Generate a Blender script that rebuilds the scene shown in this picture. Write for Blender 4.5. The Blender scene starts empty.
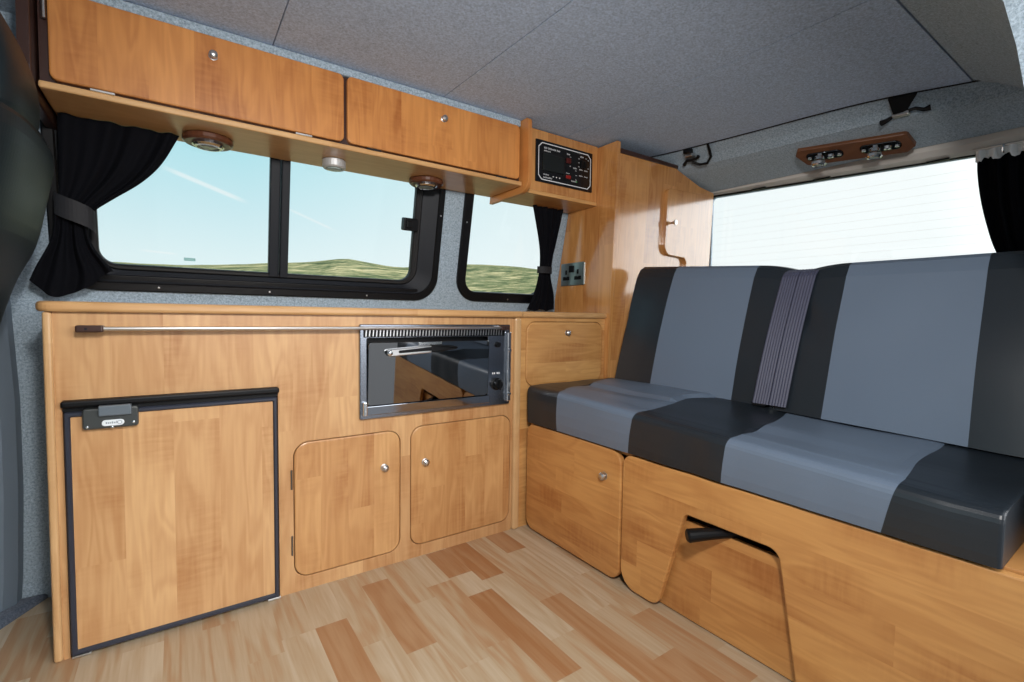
import bpy, bmesh, math, random
from mathutils import Vector, noise
random.seed(7)
sc = bpy.context.scene
COL = sc.collection
PI = math.pi

# ------------------------------------------------------------------ helpers
def lin(c):
    c /= 255.0
    return c / 12.92 if c <= 0.04045 else ((c + 0.055) / 1.055) ** 2.4
def RGB(r, g, b): return (lin(r), lin(g), lin(b), 1.0)

OFF = {}                                   # world offset of each thing's base
def thing(name, label, cat, loc=(0, 0, 0), group=None):
    o = bpy.data.objects.new(name, None); COL.objects.link(o)
    o.location = loc; o.empty_display_size = .05
    o['label'] = label; o['category'] = cat
    if group: o['group'] = group
    OFF[o] = Vector(loc)
    return o
def obj(name, bm, mats, parent=None, sharp=32, label=None, kind=None, loc=None):
    """link one mesh built in world coordinates; loc = own origin for a top-level mesh"""
    off = OFF[parent] if parent else Vector(loc or (0, 0, 0))
    bmesh.ops.recalc_face_normals(bm, faces=bm.faces)
    lim = math.radians(sharp)
    for f in bm.faces: f.smooth = not f.tag
    for e in bm.edges:
        if len(e.link_faces) != 2 or e.calc_face_angle(0) > lim: e.smooth = False
    for v in bm.verts: v.co -= off
    me = bpy.data.meshes.new(name); bm.to_mesh(me); bm.free()
    for m in (mats if isinstance(mats, (list, tuple)) else [mats]): me.materials.append(m)
    o = bpy.data.objects.new(name, me); COL.objects.link(o)
    if parent: o.parent = parent
    else: o.location = off
    OFF[o] = off
    if label: o['label'] = label
    if kind: o['kind'] = kind
    return o
def tag(o, label, cat, group=None):
    o['label'] = label; o['category'] = cat
    if group: o['group'] = group
    return o
def struct(name, bm, mats, sharp=32):
    return obj(name, bm, mats, None, sharp, None, 'structure')
def B(): return bmesh.new()

def box(bm, lo, hi, bev=0.0, seg=2, mi=0):
    x0, y0, z0 = lo; x1, y1, z1 = hi
    vs = [bm.verts.new(p) for p in ((x0,y0,z0),(x1,y0,z0),(x1,y1,z0),(x0,y1,z0),(x0,y0,z1),(x1,y0,z1),(x1,y1,z1),(x0,y1,z1))]
    fs = [bm.faces.new([vs[i] for i in q]) for q in ((0,3,2,1),(4,5,6,7),(0,1,5,4),(1,2,6,5),(2,3,7,6),(3,0,4,7))]
    for f in fs: f.material_index = mi
    if bev > 0:
        es = list({e for f in fs for e in f.edges})
        bmesh.ops.bevel(bm, geom=es, offset=bev, segments=seg, affect='EDGES', profile=.5, clamp_overlap=True)
    return bm

def rpoly(pts, seg=6):
    """[(u,v,r)] -> rounded outline"""
    out = []; n = len(pts)
    for i in range(n):
        p = Vector(pts[i][:2]); r = pts[i][2] if len(pts[i]) > 2 else 0
        if r <= 0: out.append((p.x, p.y)); continue
        a = (Vector(pts[i-1][:2]) - p).normalized(); b = (Vector(pts[(i+1) % n][:2]) - p).normalized()
        ang = a.angle(b); d = r / math.tan(ang / 2)
        c = p + (a + b).normalized() * (r / math.sin(ang / 2))
        s = p + a * d - c; e = p + b * d - c
        tot = s.angle_signed(e) if False else math.atan2(s.x*e.y - s.y*e.x, s.dot(e))
        for k in range(seg + 1):
            t = tot * k / seg; cs, sn = math.cos(t), math.sin(t)
            out.append((c.x + s.x*cs - s.y*sn, c.y + s.x*sn + s.y*cs))
    return out
def rrect(u0, v0, u1, v1, r, seg=6):
    return rpoly([(u0,v0,r),(u1,v0,r),(u1,v1,r),(u0,v1,r)], seg)
def inset(pts, b):
    n = len(pts); out = []
    area = sum(pts[i-1][0]*pts[i][1] - pts[i][0]*pts[i-1][1] for i in range(n))
    s = 1 if area > 0 else -1
    for i in range(n):
        p = Vector(pts[i]); q0 = Vector(pts[i-1]); q1 = Vector(pts[(i+1) % n])
        d0 = (p - q0).normalized(); d1 = (q1 - p).normalized()
        n0 = Vector((-d0.y, d0.x)); n1 = Vector((-d1.y, d1.x))
        m = (n0 + n1)
        m = m / max(.35, m.length_squared / 2) if m.length > 1e-6 else n0
        out.append((p.x + s*b*m.x, p.y + s*b*m.y))
    return out
def slab(bm, pts, fn, d0, d1, ch=0.0, mi=0, edge_mi=None):
    """prism of an outline; fn(u,v,d) -> xyz ; d1 is the shown side, chamfered by ch"""
    rings = [(pts, d0)]
    if ch > 0:
        sg = 1 if d1 > d0 else -1
        rings += [(pts, d1 - sg*ch), (inset(pts, ch*.3), d1 - sg*ch*.3), (inset(pts, ch), d1)]
    else: rings.append((pts, d1))
    vr = [[bm.verts.new(fn(u, v, d)) for (u, v) in p] for p, d in rings]
    n = len(pts)
    for a, b in zip(vr, vr[1:]):
        for i in range(n):
            f = bm.faces.new((a[i-1], a[i], b[i], b[i-1])); f.material_index = mi if edge_mi is None else edge_mi
    f = bm.faces.new(vr[0][::-1]); f.material_index = mi; f.tag = True
    f = bm.faces.new(vr[-1]); f.material_index = mi; f.tag = True
    return bm
def holed(bm, outer, holes, fn, d0, d1, mi=0):
    """panel with holes"""
    loops = [outer] + holes
    for d in (d0, d1):
        es = []
        for lp in loops:
            vs = [bm.verts.new(fn(u, v, d)) for u, v in lp]
            es += [bm.edges.new((vs[i-1], vs[i])) for i in range(len(vs))]
        nrm = (Vector(fn(0,0,1)) - Vector(fn(0,0,0))).normalized()
        bmesh.ops.triangle_fill(bm, edges=es, use_beauty=True, use_dissolve=False, normal=nrm)
    for lp in loops:
        n = len(lp)
        a = [bm.verts.new(fn(u, v, d0)) for u, v in lp]; b = [bm.verts.new(fn(u, v, d1)) for u, v in lp]
        for i in range(n): bm.faces.new((a[i-1], a[i], b[i], b[i-1]))
    bmesh.ops.remove_doubles(bm, verts=bm.verts, dist=1e-6)
    for f in bm.faces: f.material_index = mi
    return bm
def ring(bm, outer, inner, fn, d0, d1, ch=0.0, mi=0):
    """frame between two outlines with the same number of points"""
    n = len(outer)
    R = [(outer, d0), (outer, d1 - (ch if d1 > d0 else -ch)), (inset(outer, ch) if ch else outer, d1),
         (inset(inner, -ch) if ch else inner, d1), (inner, d1 - (ch if d1 > d0 else -ch)), (inner, d0)]
    vr = [[bm.verts.new(fn(u, v, d)) for u, v in p] for p, d in R]
    for k in range(len(vr)):
        a, b = vr[k], vr[(k+1) % len(vr)]
        for i in range(n):
            f = bm.faces.new((a[i-1], a[i], b[i], b[i-1])); f.material_index = mi
    bmesh.ops.remove_doubles(bm, verts=bm.verts, dist=1e-6)
    return bm
def frame_of(t):
    t = t.normalized(); up = Vector((0,0,1)) if abs(t.z) < .9 else Vector((1,0,0))
    a = t.cross(up).normalized(); return a, a.cross(t).normalized()
def tube(bm, pts, r, n=10, mi=0, flat=1.0):
    pts = [Vector(p) for p in pts]; rs = r if isinstance(r, (list, tuple)) else [r]*len(pts)
    rings = []
    for i, p in enumerate(pts):
        t = (pts[min(i+1, len(pts)-1)] - pts[max(i-1, 0)])
        a, b = frame_of(t)
        rings.append([bm.verts.new(p + a*rs[i]*math.cos(2*PI*k/n) + b*rs[i]*flat*math.sin(2*PI*k/n)) for k in range(n)])
    for q, w in zip(rings, rings[1:]):
        for k in range(n):
            f = bm.faces.new((q[k-1], q[k], w[k], w[k-1])); f.material_index = mi
    for q in (rings[0][::-1], rings[-1]):
        f = bm.faces.new(q); f.material_index = mi
    return bm
def lathe(bm, prof, c, ax, n=20, mi=0):
    """prof [(r,h)], turned round axis ax from c"""
    ax = Vector(ax).normalized(); a, b = frame_of(ax); c = Vector(c); rings = []
    for r, h in prof:
        if r < 1e-6: rings.append([bm.verts.new(c + ax*h)])
        else: rings.append([bm.verts.new(c + ax*h + (a*math.cos(2*PI*k/n) + b*math.sin(2*PI*k/n))*r) for k in range(n)])
    for q, w in zip(rings, rings[1:]):
        for k in range(n):
            q0, q1 = (q[0], q[0]) if len(q) == 1 else (q[k-1], q[k])
            w0, w1 = (w[0], w[0]) if len(w) == 1 else (w[k-1], w[k])
            vs = []
            for v in (q0, q1, w1, w0):
                if v not in vs: vs.append(v)
            if len(vs) > 2:
                f = bm.faces.new(vs); f.material_index = mi
    return bm
def smooth(ctrl, x):
    """piecewise cosine-free interpolation of [(x,y..)] tables (Catmull-Rom)"""
    if x <= ctrl[0][0]: return ctrl[0][1]
    if x >= ctrl[-1][0]: return ctrl[-1][1]
    for i in range(len(ctrl)-1):
        if ctrl[i][0] <= x <= ctrl[i+1][0]:
            x0, y0 = ctrl[i]; x1, y1 = ctrl[i+1]; t = (x-x0)/(x1-x0)
            m0 = (y1 - ctrl[i-1][1])/(x1 - ctrl[i-1][0]) if i > 0 else (y1-y0)/(x1-x0)
            m1 = (ctrl[i+2][1] - y0)/(ctrl[i+2][0] - x0) if i+2 < len(ctrl) else (y1-y0)/(x1-x0)
            h = x1-x0
            return ((2*t**3-3*t*t+1)*y0 + (t**3-2*t*t+t)*h*m0 + (-2*t**3+3*t*t)*y1 + (t**3-t*t)*h*m1)

# outline mappings: fn(u, v, d) with d growing towards the viewer's side of the face
def FY(y): return lambda u, v, d: (u, y - d, v)             # faces -Y (kitchen side)
def FX(x): return lambda u, v, d: (x - d, u, v)             # faces -X (bench side)
LEAN = .2
def wallY(z): return 1.935 - LEAN*max(0, z - .9)
def FW(u, v, d):                                             # leaning upper side wall
    return (u, 1.935 - LEAN*(v - .9) - d*.981, v - d*.196)

# ------------------------------------------------------------------ materials
def mat(name):
    m = bpy.data.materials.new(name); m.use_nodes = True
    nt = m.node_tree; b = nt.nodes['Principled BSDF']
    return m, nt, b
def N(nt, t, **kw):
    n = nt.nodes.new(t)
    for k, v in kw.items():
        if k.startswith('i_'): n.inputs[k[2:].replace('_', ' ')].default_value = v
        else: setattr(n, k, v)
    return n
def simple(name, col, rough=.5, metal=0.0, coat=0.0, bump=0.0, bscale=200, spec=None):
    m, nt, b = mat(name)
    b.inputs['Base Color'].default_value = col; b.inputs['Roughness'].default_value = rough
    b.inputs['Metallic'].default_value = metal; b.inputs['Coat Weight'].default_value = coat
    if spec is not None: b.inputs['Specular IOR Level'].default_value = spec
    tc = N(nt, 'ShaderNodeTexCoord'); nz = N(nt, 'ShaderNodeTexNoise', i_Scale=bscale, i_Detail=3.0)
    nt.links.new(tc.outputs['Object'], nz.inputs['Vector'])
    if bump > 0:
        bp = N(nt, 'ShaderNodeBump', i_Strength=bump, i_Distance=.002)
        nt.links.new(nz.outputs['Fac'], bp.inputs['Height']); nt.links.new(bp.outputs['Normal'], b.inputs['Normal'])
    mr = N(nt, 'ShaderNodeMapRange'); mr.inputs['To Min'].default_value = max(0, rough-.04); mr.inputs['To Max'].default_value = min(1, rough+.04)
    nt.links.new(nz.outputs['Fac'], mr.inputs['Value']); nt.links.new(mr.outputs['Result'], b.inputs['Roughness'])
    return m
def ramp(nt, stops):
    r = N(nt, 'ShaderNodeValToRGB'); cr = r.color_ramp
    while len(cr.elements) < len(stops): cr.elements.new(.5)
    for e, (p, c) in zip(cr.elements, stops): e.position = p; e.color = c
    return r
def wood(name, light, dark, grain='Z', across='X', strip=.105, rough=.33, coat=.15):
    """laminate of strips: tone by strip, long fine grain, faint cross figure, few knots"""
    m, nt, b = mat(name); L = nt.links.new
    tc = N(nt, 'ShaderNodeTexCoord'); oi = N(nt, 'ShaderNodeObjectInfo')
    sep = N(nt, 'ShaderNodeSeparateXYZ'); L(tc.outputs['Object'], sep.inputs[0])
    rnd = N(nt, 'ShaderNodeMath', operation='MULTIPLY'); rnd.inputs[1].default_value = 7.3; L(oi.outputs['Random'], rnd.inputs[0])
    def axis(a):
        if len(a) == 1: return sep.outputs[a]
        s = N(nt, 'ShaderNodeMath', operation='ADD'); L(sep.outputs[a[0]], s.inputs[0]); L(sep.outputs[a[1]], s.inputs[1]); return s.outputs[0]
    gu = axis(grain); ac = axis(across)
    au = N(nt, 'ShaderNodeMath', operation='ADD'); L(ac, au.inputs[0]); L(rnd.outputs[0], au.inputs[1])
    # strip index and end joints
    st = N(nt, 'ShaderNodeMath', operation='DIVIDE'); L(au.outputs[0], st.inputs[0]); st.inputs[1].default_value = strip
    fl = N(nt, 'ShaderNodeMath', operation='FLOOR'); L(st.outputs[0], fl.inputs[0])
    wn0 = N(nt, 'ShaderNodeTexWhiteNoise', noise_dimensions='1D'); L(fl.outputs[0], wn0.inputs['W'])
    gsh = N(nt, 'ShaderNodeMath', operation='MULTIPLY_ADD'); L(wn0.outputs['Value'], gsh.inputs[0]); gsh.inputs[1].default_value = 5.0; L(gu, gsh.inputs[2])
    gd = N(nt, 'ShaderNodeMath', operation='DIVIDE'); L(gsh.outputs[0], gd.inputs[0]); gd.inputs[1].default_value = .9
    gf = N(nt, 'ShaderNodeMath', operation='FLOOR'); L(gd.outputs[0], gf.inputs[0])
    idv = N(nt, 'ShaderNodeCombineXYZ'); L(fl.outputs[0], idv.inputs[0]); L(gf.outputs[0], idv.inputs[1])
    wn = N(nt, 'ShaderNodeTexWhiteNoise', noise_dimensions='3D'); L(idv.outputs[0], wn.inputs['Vector'])
    # grain coordinates
    cv = N(nt, 'ShaderNodeCombineXYZ'); L(au.outputs[0], cv.inputs[0]); L(gsh.outputs[0], cv.inputs[1]); L(wn.outputs['Value'], cv.inputs[2])
    def noise_at(sx, sy, sz, scale, detail, dist=0.0):
        mp = N(nt, 'ShaderNodeMapping'); mp.inputs['Scale'].default_value = (sx, sy, sz); L(cv.outputs[0], mp.inputs['Vector'])
        nz = N(nt, 'ShaderNodeTexNoise', i_Scale=scale, i_Detail=detail); nz.inputs['Distortion'].default_value = dist
        L(mp.outputs[0], nz.inputs['Vector']); return nz
    g1 = noise_at(1, .06, 9, 130, 4)              # fine fibres
    g2 = noise_at(1, .14, 9, 16, 2, .6)           # broad cathedral figure
    g3 = noise_at(.25, 1.6, 9, 55, 2, .3)         # cross ripple
    g4 = noise_at(1, .55, 9, 7, 1)                # where the ripple and knots show
    rings = N(nt, 'ShaderNodeMath', operation='SINE')
    rm = N(nt, 'ShaderNodeMath', operation='MULTIPLY'); rm.inputs[1].default_value = 34; L(g2.outputs['Fac'], rm.inputs[0]); L(rm.outputs[0], rings.inputs[0])
    gate = N(nt, 'ShaderNodeMapRange'); gate.inputs['From Min'].default_value = .5; gate.inputs['From Max'].default_value = .68; L(g4.outputs['Fac'], gate.inputs['Value'])
    rip = N(nt, 'ShaderNodeMath', operation='MULTIPLY'); L(g3.outputs['Fac'], rip.inputs[0]); L(gate.outputs[0], rip.inputs[1])
    def add(a, wa, bb):
        s = N(nt, 'ShaderNodeMath', operation='MULTIPLY_ADD'); L(a, s.inputs[0]); s.inputs[1].default_value = wa
        if isinstance(bb, float): s.inputs[2].default_value = bb
        else: L(bb, s.inputs[2])
        return s.outputs[0]
    f = add(wn.outputs['Value'], .30, -.04)
    f = add(g1.outputs['Fac'], .34, f)
    f = add(rings.outputs[0], .085, f)
    f = add(g2.outputs['Fac'], .30, f)
    f = add(rip.outputs[0], .42, f)
    mid = tuple((light[i]*.55 + dark[i]*.45) for i in range(3)) + (1,)
    rp = ramp(nt, [(.12, light), (.5, mid), (.95, dark)]); L(f, rp.inputs[0])
    L(rp.outputs[0], b.inputs['Base Color'])
    b.inputs['Roughness'].default_value = rough; b.inputs['Coat Weight'].default_value = coat; b.inputs['Coat Roughness'].default_value = .18 if coat < .9 else .1
    b.inputs['Coat IOR'].default_value = 1.5 if coat < .9 else 1.5
    bp = N(nt, 'ShaderNodeBump', i_Strength=.05, i_Distance=.001); L(g1.outputs['Fac'], bp.inputs['Height']); L(bp.outputs[0], b.inputs['Normal'])
    return m
def carpet(name, c0, c1, scale=420, bump=.6):
    m, nt, b = mat(name); L = nt.links.new
    tc = N(nt, 'ShaderNodeTexCoord')
    n1 = N(nt, 'ShaderNodeTexNoise', i_Scale=scale, i_Detail=3.0, i_Roughness=.7); L(tc.outputs['Object'], n1.inputs['Vector'])
    n2 = N(nt, 'ShaderNodeTexNoise', i_Scale=170.0, i_Detail=5.0, i_Roughness=.75); L(tc.outputs['Object'], n2.inputs['Vector'])
    mx = N(nt, 'ShaderNodeMath', operation='MULTIPLY_ADD'); L(n2.outputs['Fac'], mx.inputs[0]); mx.inputs[1].default_value = .85
    h = N(nt, 'ShaderNodeMath', operation='MULTIPLY'); L(n1.outputs['Fac'], h.inputs[0]); h.inputs[1].default_value = .25; L(h.outputs[0], mx.inputs[2])
    rp = ramp(nt, [(.40, c0), (.70, c1)]); L(mx.outputs[0], rp.inputs[0]); L(rp.outputs[0], b.inputs['Base Color'])
    b.inputs['Roughness'].default_value = .95; b.inputs['Specular IOR Level'].default_value = .1
    b.inputs['Sheen Weight'].default_value = .25
    bp = N(nt, 'ShaderNodeBump', i_Strength=bump, i_Distance=.002); L(mx.outputs[0], bp.inputs['Height']); L(bp.outputs[0], b.inputs['Normal'])
    return m
def glassmat(name, tint, refl=.06):
    m, nt, b = mat(name); L = nt.links.new
    nt.nodes.remove(b); out = nt.nodes['Material Output']
    tr = N(nt, 'ShaderNodeBsdfTransparent'); tr.inputs[0].default_value = tint
    gl = N(nt, 'ShaderNodeBsdfGlossy'); gl.inputs['Roughness'].default_value = .02
    fr = N(nt, 'ShaderNodeFresnel'); fr.inputs[0].default_value = 1.35
    mx = N(nt, 'ShaderNodeMixShader'); L(fr.outputs[0], mx.inputs[0]); L(tr.outputs[0], mx.inputs[1]); L(gl.outputs[0], mx.inputs[2])
    L(mx.outputs[0], out.inputs['Surface'])
    return m

W_FRONT = wood('alder_front', RGB(212,171,122), RGB(164,112,66), 'Z', 'X')
W_DOOR = wood('alder_door', RGB(210,164,110), RGB(162,108,60), 'Z', 'X', .085)
W_BENCH = wood('alder_bench', RGB(214,160,96), RGB(164,104,54), 'Y', 'Z', .085)
W_OVER = wood('alder_overhead', RGB(214,148,82), RGB(158,92,42), 'Z', 'X', .10)
W_HORIZ = wood('alder_horizontal', RGB(216,166,104), RGB(166,108,56), 'X', 'YZ', .08)
W_TALL = wood('alder_tall', RGB(214,156,92), RGB(160,98,48), 'Z', 'XY', .10, rough=.2, coat=1.0)
W_EDGE = wood('alder_edging', RGB(214,172,120), RGB(178,130,80), 'X', 'YZ', .2, rough=.3)
W_EDGEZ = wood('alder_edging_upright', RGB(210,172,124), RGB(176,132,86), 'Z', 'XY', .2, rough=.3)
W_DARK = wood('dark_mahogany', RGB(118,74,44), RGB(74,42,24), 'Y', 'XZ', .08, rough=.4)
W_RING = wood('downlight_wood', RGB(100,60,40), RGB(66,36,25), 'X', 'Y', .08, rough=.3)
BROWN = simple('brown_vinyl', RGB(58,36,30), .3, coat=.2)
CARPET = carpet('grey_lining_carpet', RGB(118,134,146), RGB(188,206,220))
CEIL = carpet('grey_headlining', RGB(140,160,186), RGB(206,226,254), 420)
CARPET_D = carpet('blue_grey_carpet', RGB(64,74,90), RGB(112,124,142))
BLACK = simple('black_plastic', RGB(9,10,13), .42, bump=.05, spec=.25)
BLACKR = simple('black_rubber', RGB(14,14,16), .55)
DKGREY = simple('dark_grey_frame', RGB(24,28,35), .5, spec=.25)
SLATE = simple('slate_frame', RGB(44,48,60), .35)
LATCH = simple('latch_plastic', RGB(58,62,62), .35)
PILLAR = simple('pillar_plastic', RGB(112,126,140), .5, bump=.15, bscale=600)
CHROME = simple('chrome', RGB(235,238,240), .16, 1.0)
STEEL = simple('brushed_steel', RGB(150,156,166), .22, 1.0, bump=.03, bscale=300)
SATIN = simple('satin_nickel', RGB(205,205,205), .3, 1.0)
OVENGLASS = simple('dark_oven_glass', RGB(150,152,154), .0, 1.0)
GREYLEA = simple('grey_leatherette', RGB(102,117,136), .42, bump=.12, bscale=500)
BLACKLEA = simple('black_leatherette', RGB(31,38,45), .36, bump=.12, bscale=500)
SEATLEA = simple('dark_seat_leather', RGB(18,29,34), .45, bump=.12, bscale=400, spec=.3)
CURTAIN = simple('black_curtain', RGB(13,14,19), .85, bump=.3, bscale=900, spec=.08)
TAPE = simple('white_header_tape', RGB(245,248,248), .7, bump=.2)
BEIGE = simple('beige_tailgate_trim', RGB(206,202,196), .5, bump=.1)
WHITE = simple('white_print', RGB(225,228,232), .5)
RED = simple('red_switch', RGB(150,32,28), .35)
SCREEN = simple('panel_black', RGB(14,15,18), .25)
METERG = simple('meter_window', RGB(24,28,28), .12)
GREENLED = simple('green_mark', RGB(70,190,110), .4)
GLASS = glassmat('window_glass', (.97, .985, .98, 1))
FROST = simple('lamp_lens', RGB(160,175,172), .2, coat=.5)
BADGE = simple('badge_white', RGB(225,232,236), .3)
GREYMARK = simple('badge_print', RGB(150,160,168), .5)
LINE = simple('seam_shadow_gap', RGB(30,31,34), .9)

def belt_mat():
    m, nt, b = mat('belt_webbing'); L = nt.links.new
    tc = N(nt, 'ShaderNodeTexCoord')
    wv = N(nt, 'ShaderNodeTexNoise', i_Scale=900.0); L(tc.outputs['Object'], wv.inputs['Vector'])
    rp = ramp(nt, [(.3, RGB(54,57,74)), (.8, RGB(92,95,120))]); L(wv.outputs['Fac'], rp.inputs[0]); L(rp.outputs[0], b.inputs['Base Color'])
    b.inputs['Roughness'].default_value = .5
    return m
BELT = belt_mat()
def floor_mat():
    m, nt, b = mat('laminate_floor'); L = nt.links.new
    at = N(nt, 'ShaderNodeAttribute', attribute_name='tone'); tc = N(nt, 'ShaderNodeTexCoord')
    sp = N(nt, 'ShaderNodeSeparateColor'); L(at.outputs['Color'], sp.inputs[0])
    cx = N(nt, 'ShaderNodeSeparateXYZ'); L(tc.outputs['Object'], cx.inputs[0])
    cv = N(nt, 'ShaderNodeCombineXYZ'); L(cx.outputs[0], cv.inputs[0]); L(cx.outputs[1], cv.inputs[1])
    z = N(nt, 'ShaderNodeMath', operation='MULTIPLY'); z.inputs[1].default_value = 9; L(sp.outputs[1], z.inputs[0]); L(z.outputs[0], cv.inputs[2])
    def nz(s, sc, d, dist):
        mp = N(nt, 'ShaderNodeMapping'); mp.inputs['Scale'].default_value = s; L(cv.outputs[0], mp.inputs['Vector'])
        n = N(nt, 'ShaderNodeTexNoise', i_Scale=sc, i_Detail=d); n.inputs['Distortion'].default_value = dist; L(mp.outputs[0], n.inputs['Vector']); return n
    g1 = nz((1, .05, 1), 170, 4, 0); g2 = nz((1, .09, 1), 14, 2, .5)
    sn = N(nt, 'ShaderNodeMath', operation='SINE'); mu = N(nt, 'ShaderNodeMath', operation='MULTIPLY'); mu.inputs[1].default_value = 30
    L(g2.outputs['Fac'], mu.inputs[0]); L(mu.outputs[0], sn.inputs[0])
    a = N(nt, 'ShaderNodeMath', operation='MULTIPLY_ADD'); L(sn.outputs[0], a.inputs[0]); a.inputs[1].default_value = .10; L(sp.outputs[0], a.inputs[2])
    c = N(nt, 'ShaderNodeMath', operation='MULTIPLY_ADD'); L(g1.outputs['Fac'], c.inputs[0]); c.inputs[1].default_value = .35; L(a.outputs[0], c.inputs[2])
    rp = ramp(nt, [(.1, RGB(204,190,166)), (.45, RGB(184,162,132)), (.62, RGB(178,142,106)), (1.0, RGB(162,114,74))]); L(c.outputs[0], rp.inputs[0])
    L(rp.outputs[0], b.inputs['Base Color']); b.inputs['Roughness'].default_value = .42
    return m
FLOOR = floor_mat()
def hill_mat():
    m, nt, b = mat('moorland_grass'); L = nt.links.new
    tc = N(nt, 'ShaderNodeTexCoord')
    mp = N(nt, 'ShaderNodeMapping'); mp.inputs['Scale'].default_value = (.22, 1, 3.0); L(tc.outputs['Object'], mp.inputs['Vector'])
    n1 = N(nt, 'ShaderNodeTexNoise', i_Scale=.30, i_Detail=9.0, i_Roughness=.75); L(mp.outputs[0], n1.inputs['Vector'])
    n2 = N(nt, 'ShaderNodeTexNoise', i_Scale=.9, i_Detail=8.0, i_Roughness=.8); L(mp.outputs[0], n2.inputs['Vector'])
    ad = N(nt, 'ShaderNodeMath', operation='MULTIPLY_ADD'); L(n2.outputs['Fac'], ad.inputs[0]); ad.inputs[1].default_value = .75
    h = N(nt, 'ShaderNodeMath', operation='MULTIPLY'); h.inputs[1].default_value = .35; L(n1.outputs['Fac'], h.inputs[0]); L(h.outputs[0], ad.inputs[2])
    rp = ramp(nt, [(.44, RGB(44,58,44)), (.52, RGB(84,96,68)), (.58, RGB(128,128,96)), (.66, RGB(178,168,132))]); L(ad.outputs[0], rp.inputs[0])
    L(rp.outputs[0], b.inputs['Base Color']); b.inputs['Roughness'].default_value = .95; b.inputs['Specular IOR Level'].default_value = 0
    return m
HILL = hill_mat()

# ------------------------------------------------------------------ small shared pieces
def knob(parent, c, ax, r=.011, name='knob', m=None):
    b = B(); lathe(b, [(0,0),(r*1.0,0),(r*1.0,.002),(r*.55,.004),(r*.55,.008),(r*.95,.011),(r*.9,.016),(r*.5,.0195),(0,.0205)], c, ax, 18)
    return obj(name, b, m or SATIN, parent, 50)

# ================================================================== SETTING
# ---- floor: strip laminate, one mesh with a tone for each block
bm = B(); tl = bm.loops.layers.float_color.new('tone')
fixed = {0: [(1.557,.62),(1.37,.18),(1.245,.72),(.83,.2)], 1: [(1.56,.72),(1.30,.18),(.95,.35)], 2: [(1.60,.30),(1.106,.62),(.62,.25)],
         3: [(1.565,.62),(1.403,.2),(.977,.30),(.75,.6)], -1: [(1.6,.2),(1.36,.42),(1.02,.35)], -2: [(1.56,.34),(1.30,.25),(.99,.2)],
         -3: [(1.48,.58),(1.112,.25)], -4: [(1.55,.28),(1.2,.2)], -5: [(1.345,.6),(1.06,.3)], 4: [(1.6,.12),(1.15,.25),(.9,.5)]}
rs = random.Random(3)
for k in range(-17, 12):
    x0 = .715 + .0845*k; x1 = x0 + .0845
    y = 1.95; cuts = []
    first = fixed.get(k, [])
    lst = [(1.95, rs.choice([.15,.25,.3]))] + list(first) if first else []
    if not lst:
        yy = 1.95 + rs.uniform(0, .2)
        while yy > .1:
            lst.append((min(yy, 1.95), rs.choice([.1,.18,.2,.25,.3,.35,.42]))); yy -= rs.uniform(.22, .45)
    else:
        yy = lst[-1][0] - rs.uniform(.25,.4)
        while yy > .1: lst.append((yy, rs.choice([.12,.2,.28,.5]))); yy -= rs.uniform(.25,.45)
    for i, (ya, tone) in enumerate(lst):
        yb = lst[i+1][0] if i+1 < len(lst) else .10
        f = bm.faces.new([bm.verts.new(p) for p in ((x0,yb,0),(x1,yb,0),(x1,ya,0),(x0,ya,0))])
        rg = rs.random()
        for lp in f.loops: lp[tl] = (tone, rg, 0, 1)
x0, x1 = .715 - .0845*17, .715 + .0845*12
vs = [bm.verts.new(p) for p in ((x0,.1,-.03),(x1,.1,-.03),(x1,1.95,-.03),(x0,1.95,-.03))]; bm.faces.new(vs[::-1])
struct('floor', bm, FLOOR)

# ---- side wall behind the kitchen (upright below, leaning in above), with two window openings
bm = B()
W1 = rrect(-.285, .94, .905, 1.47, .085, 8); W2 = rrect(1.035, .945, 1.53, 1.47, .085, 8)
holed(bm, [(-1.0,.9),(2.5,.9),(2.5,1.72),(-1.0,1.72)], [W1, W2], FW, 0, -.03)
box(bm, (-1.0, 1.935, -.03), (2.5, 1.965, .905))
struct('wall_left', bm, CARPET)

# ---- windows in the side wall
def wframe(name, o, inn, bands, n=8):
    pass
w1 = thing('window_1', 'large black-framed sliding window over the worktop', 'window', (.3, 1.93, .95)); w1['kind'] = 'structure'
O = rrect(-.30, .925, .925, 1.485, .10, 10); I1 = rrect(-.272, .953, .897, 1.457, .085, 10)
bm = B(); ring(bm, O, I1, FW, -.002, .014, .004); 
obj('outer_flange', bm, BLACK, w1)
I2 = rrect(-.215, .985, .835, 1.425, .07, 10)
bm = B(); n = len(I1)
va = [bm.verts.new(FW(u, v, .008)) for u, v in I1]; vb = [bm.verts.new(FW(u, v, -.012)) for u, v in I2]; vc = [bm.verts.new(FW(u, v, -.03)) for u, v in I2]
vd = [bm.verts.new(FW(u, v, -.03)) for u, v in I1]
for a, b_ in ((va, vb), (vb, vc), (vc, vd), (vd, va)):
    for i in range(n): bm.faces.new((a[i-1], a[i], b_[i], b_[i-1]))
obj('inner_frame', bm, DKGREY, w1)
I2b = rrect(-.214, .986, .834, 1.424, .069, 10); I3 = rrect(-.195, 1.003, .805, 1.41, .045, 10)
bm = B(); ring(bm, I2b, I3, FW, -.03, -.006, .005); obj('seal', bm, BLACKR, w1)
bm = B(); slab(bm, [(.268,.99),(.30,.99),(.30,1.42),(.268,1.42)], FW, -.03, -.004, .003)
slab(bm, [(.303,.99),(.33,.99),(.33,1.42),(.303,1.42)], FW, -.028, .004, .003)
obj('mullion', bm, DKGREY, w1)
for nm, a, b_, d in (('fixed_pane', -.20, .285, -.022), ('sliding_pane', .315, .815, -.018)):
    bm = B(); slab(bm, rrect(a, .995, b_, 1.415, .01), FW, d-.004, d); obj(nm, bm, GLASS, w1)
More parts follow.
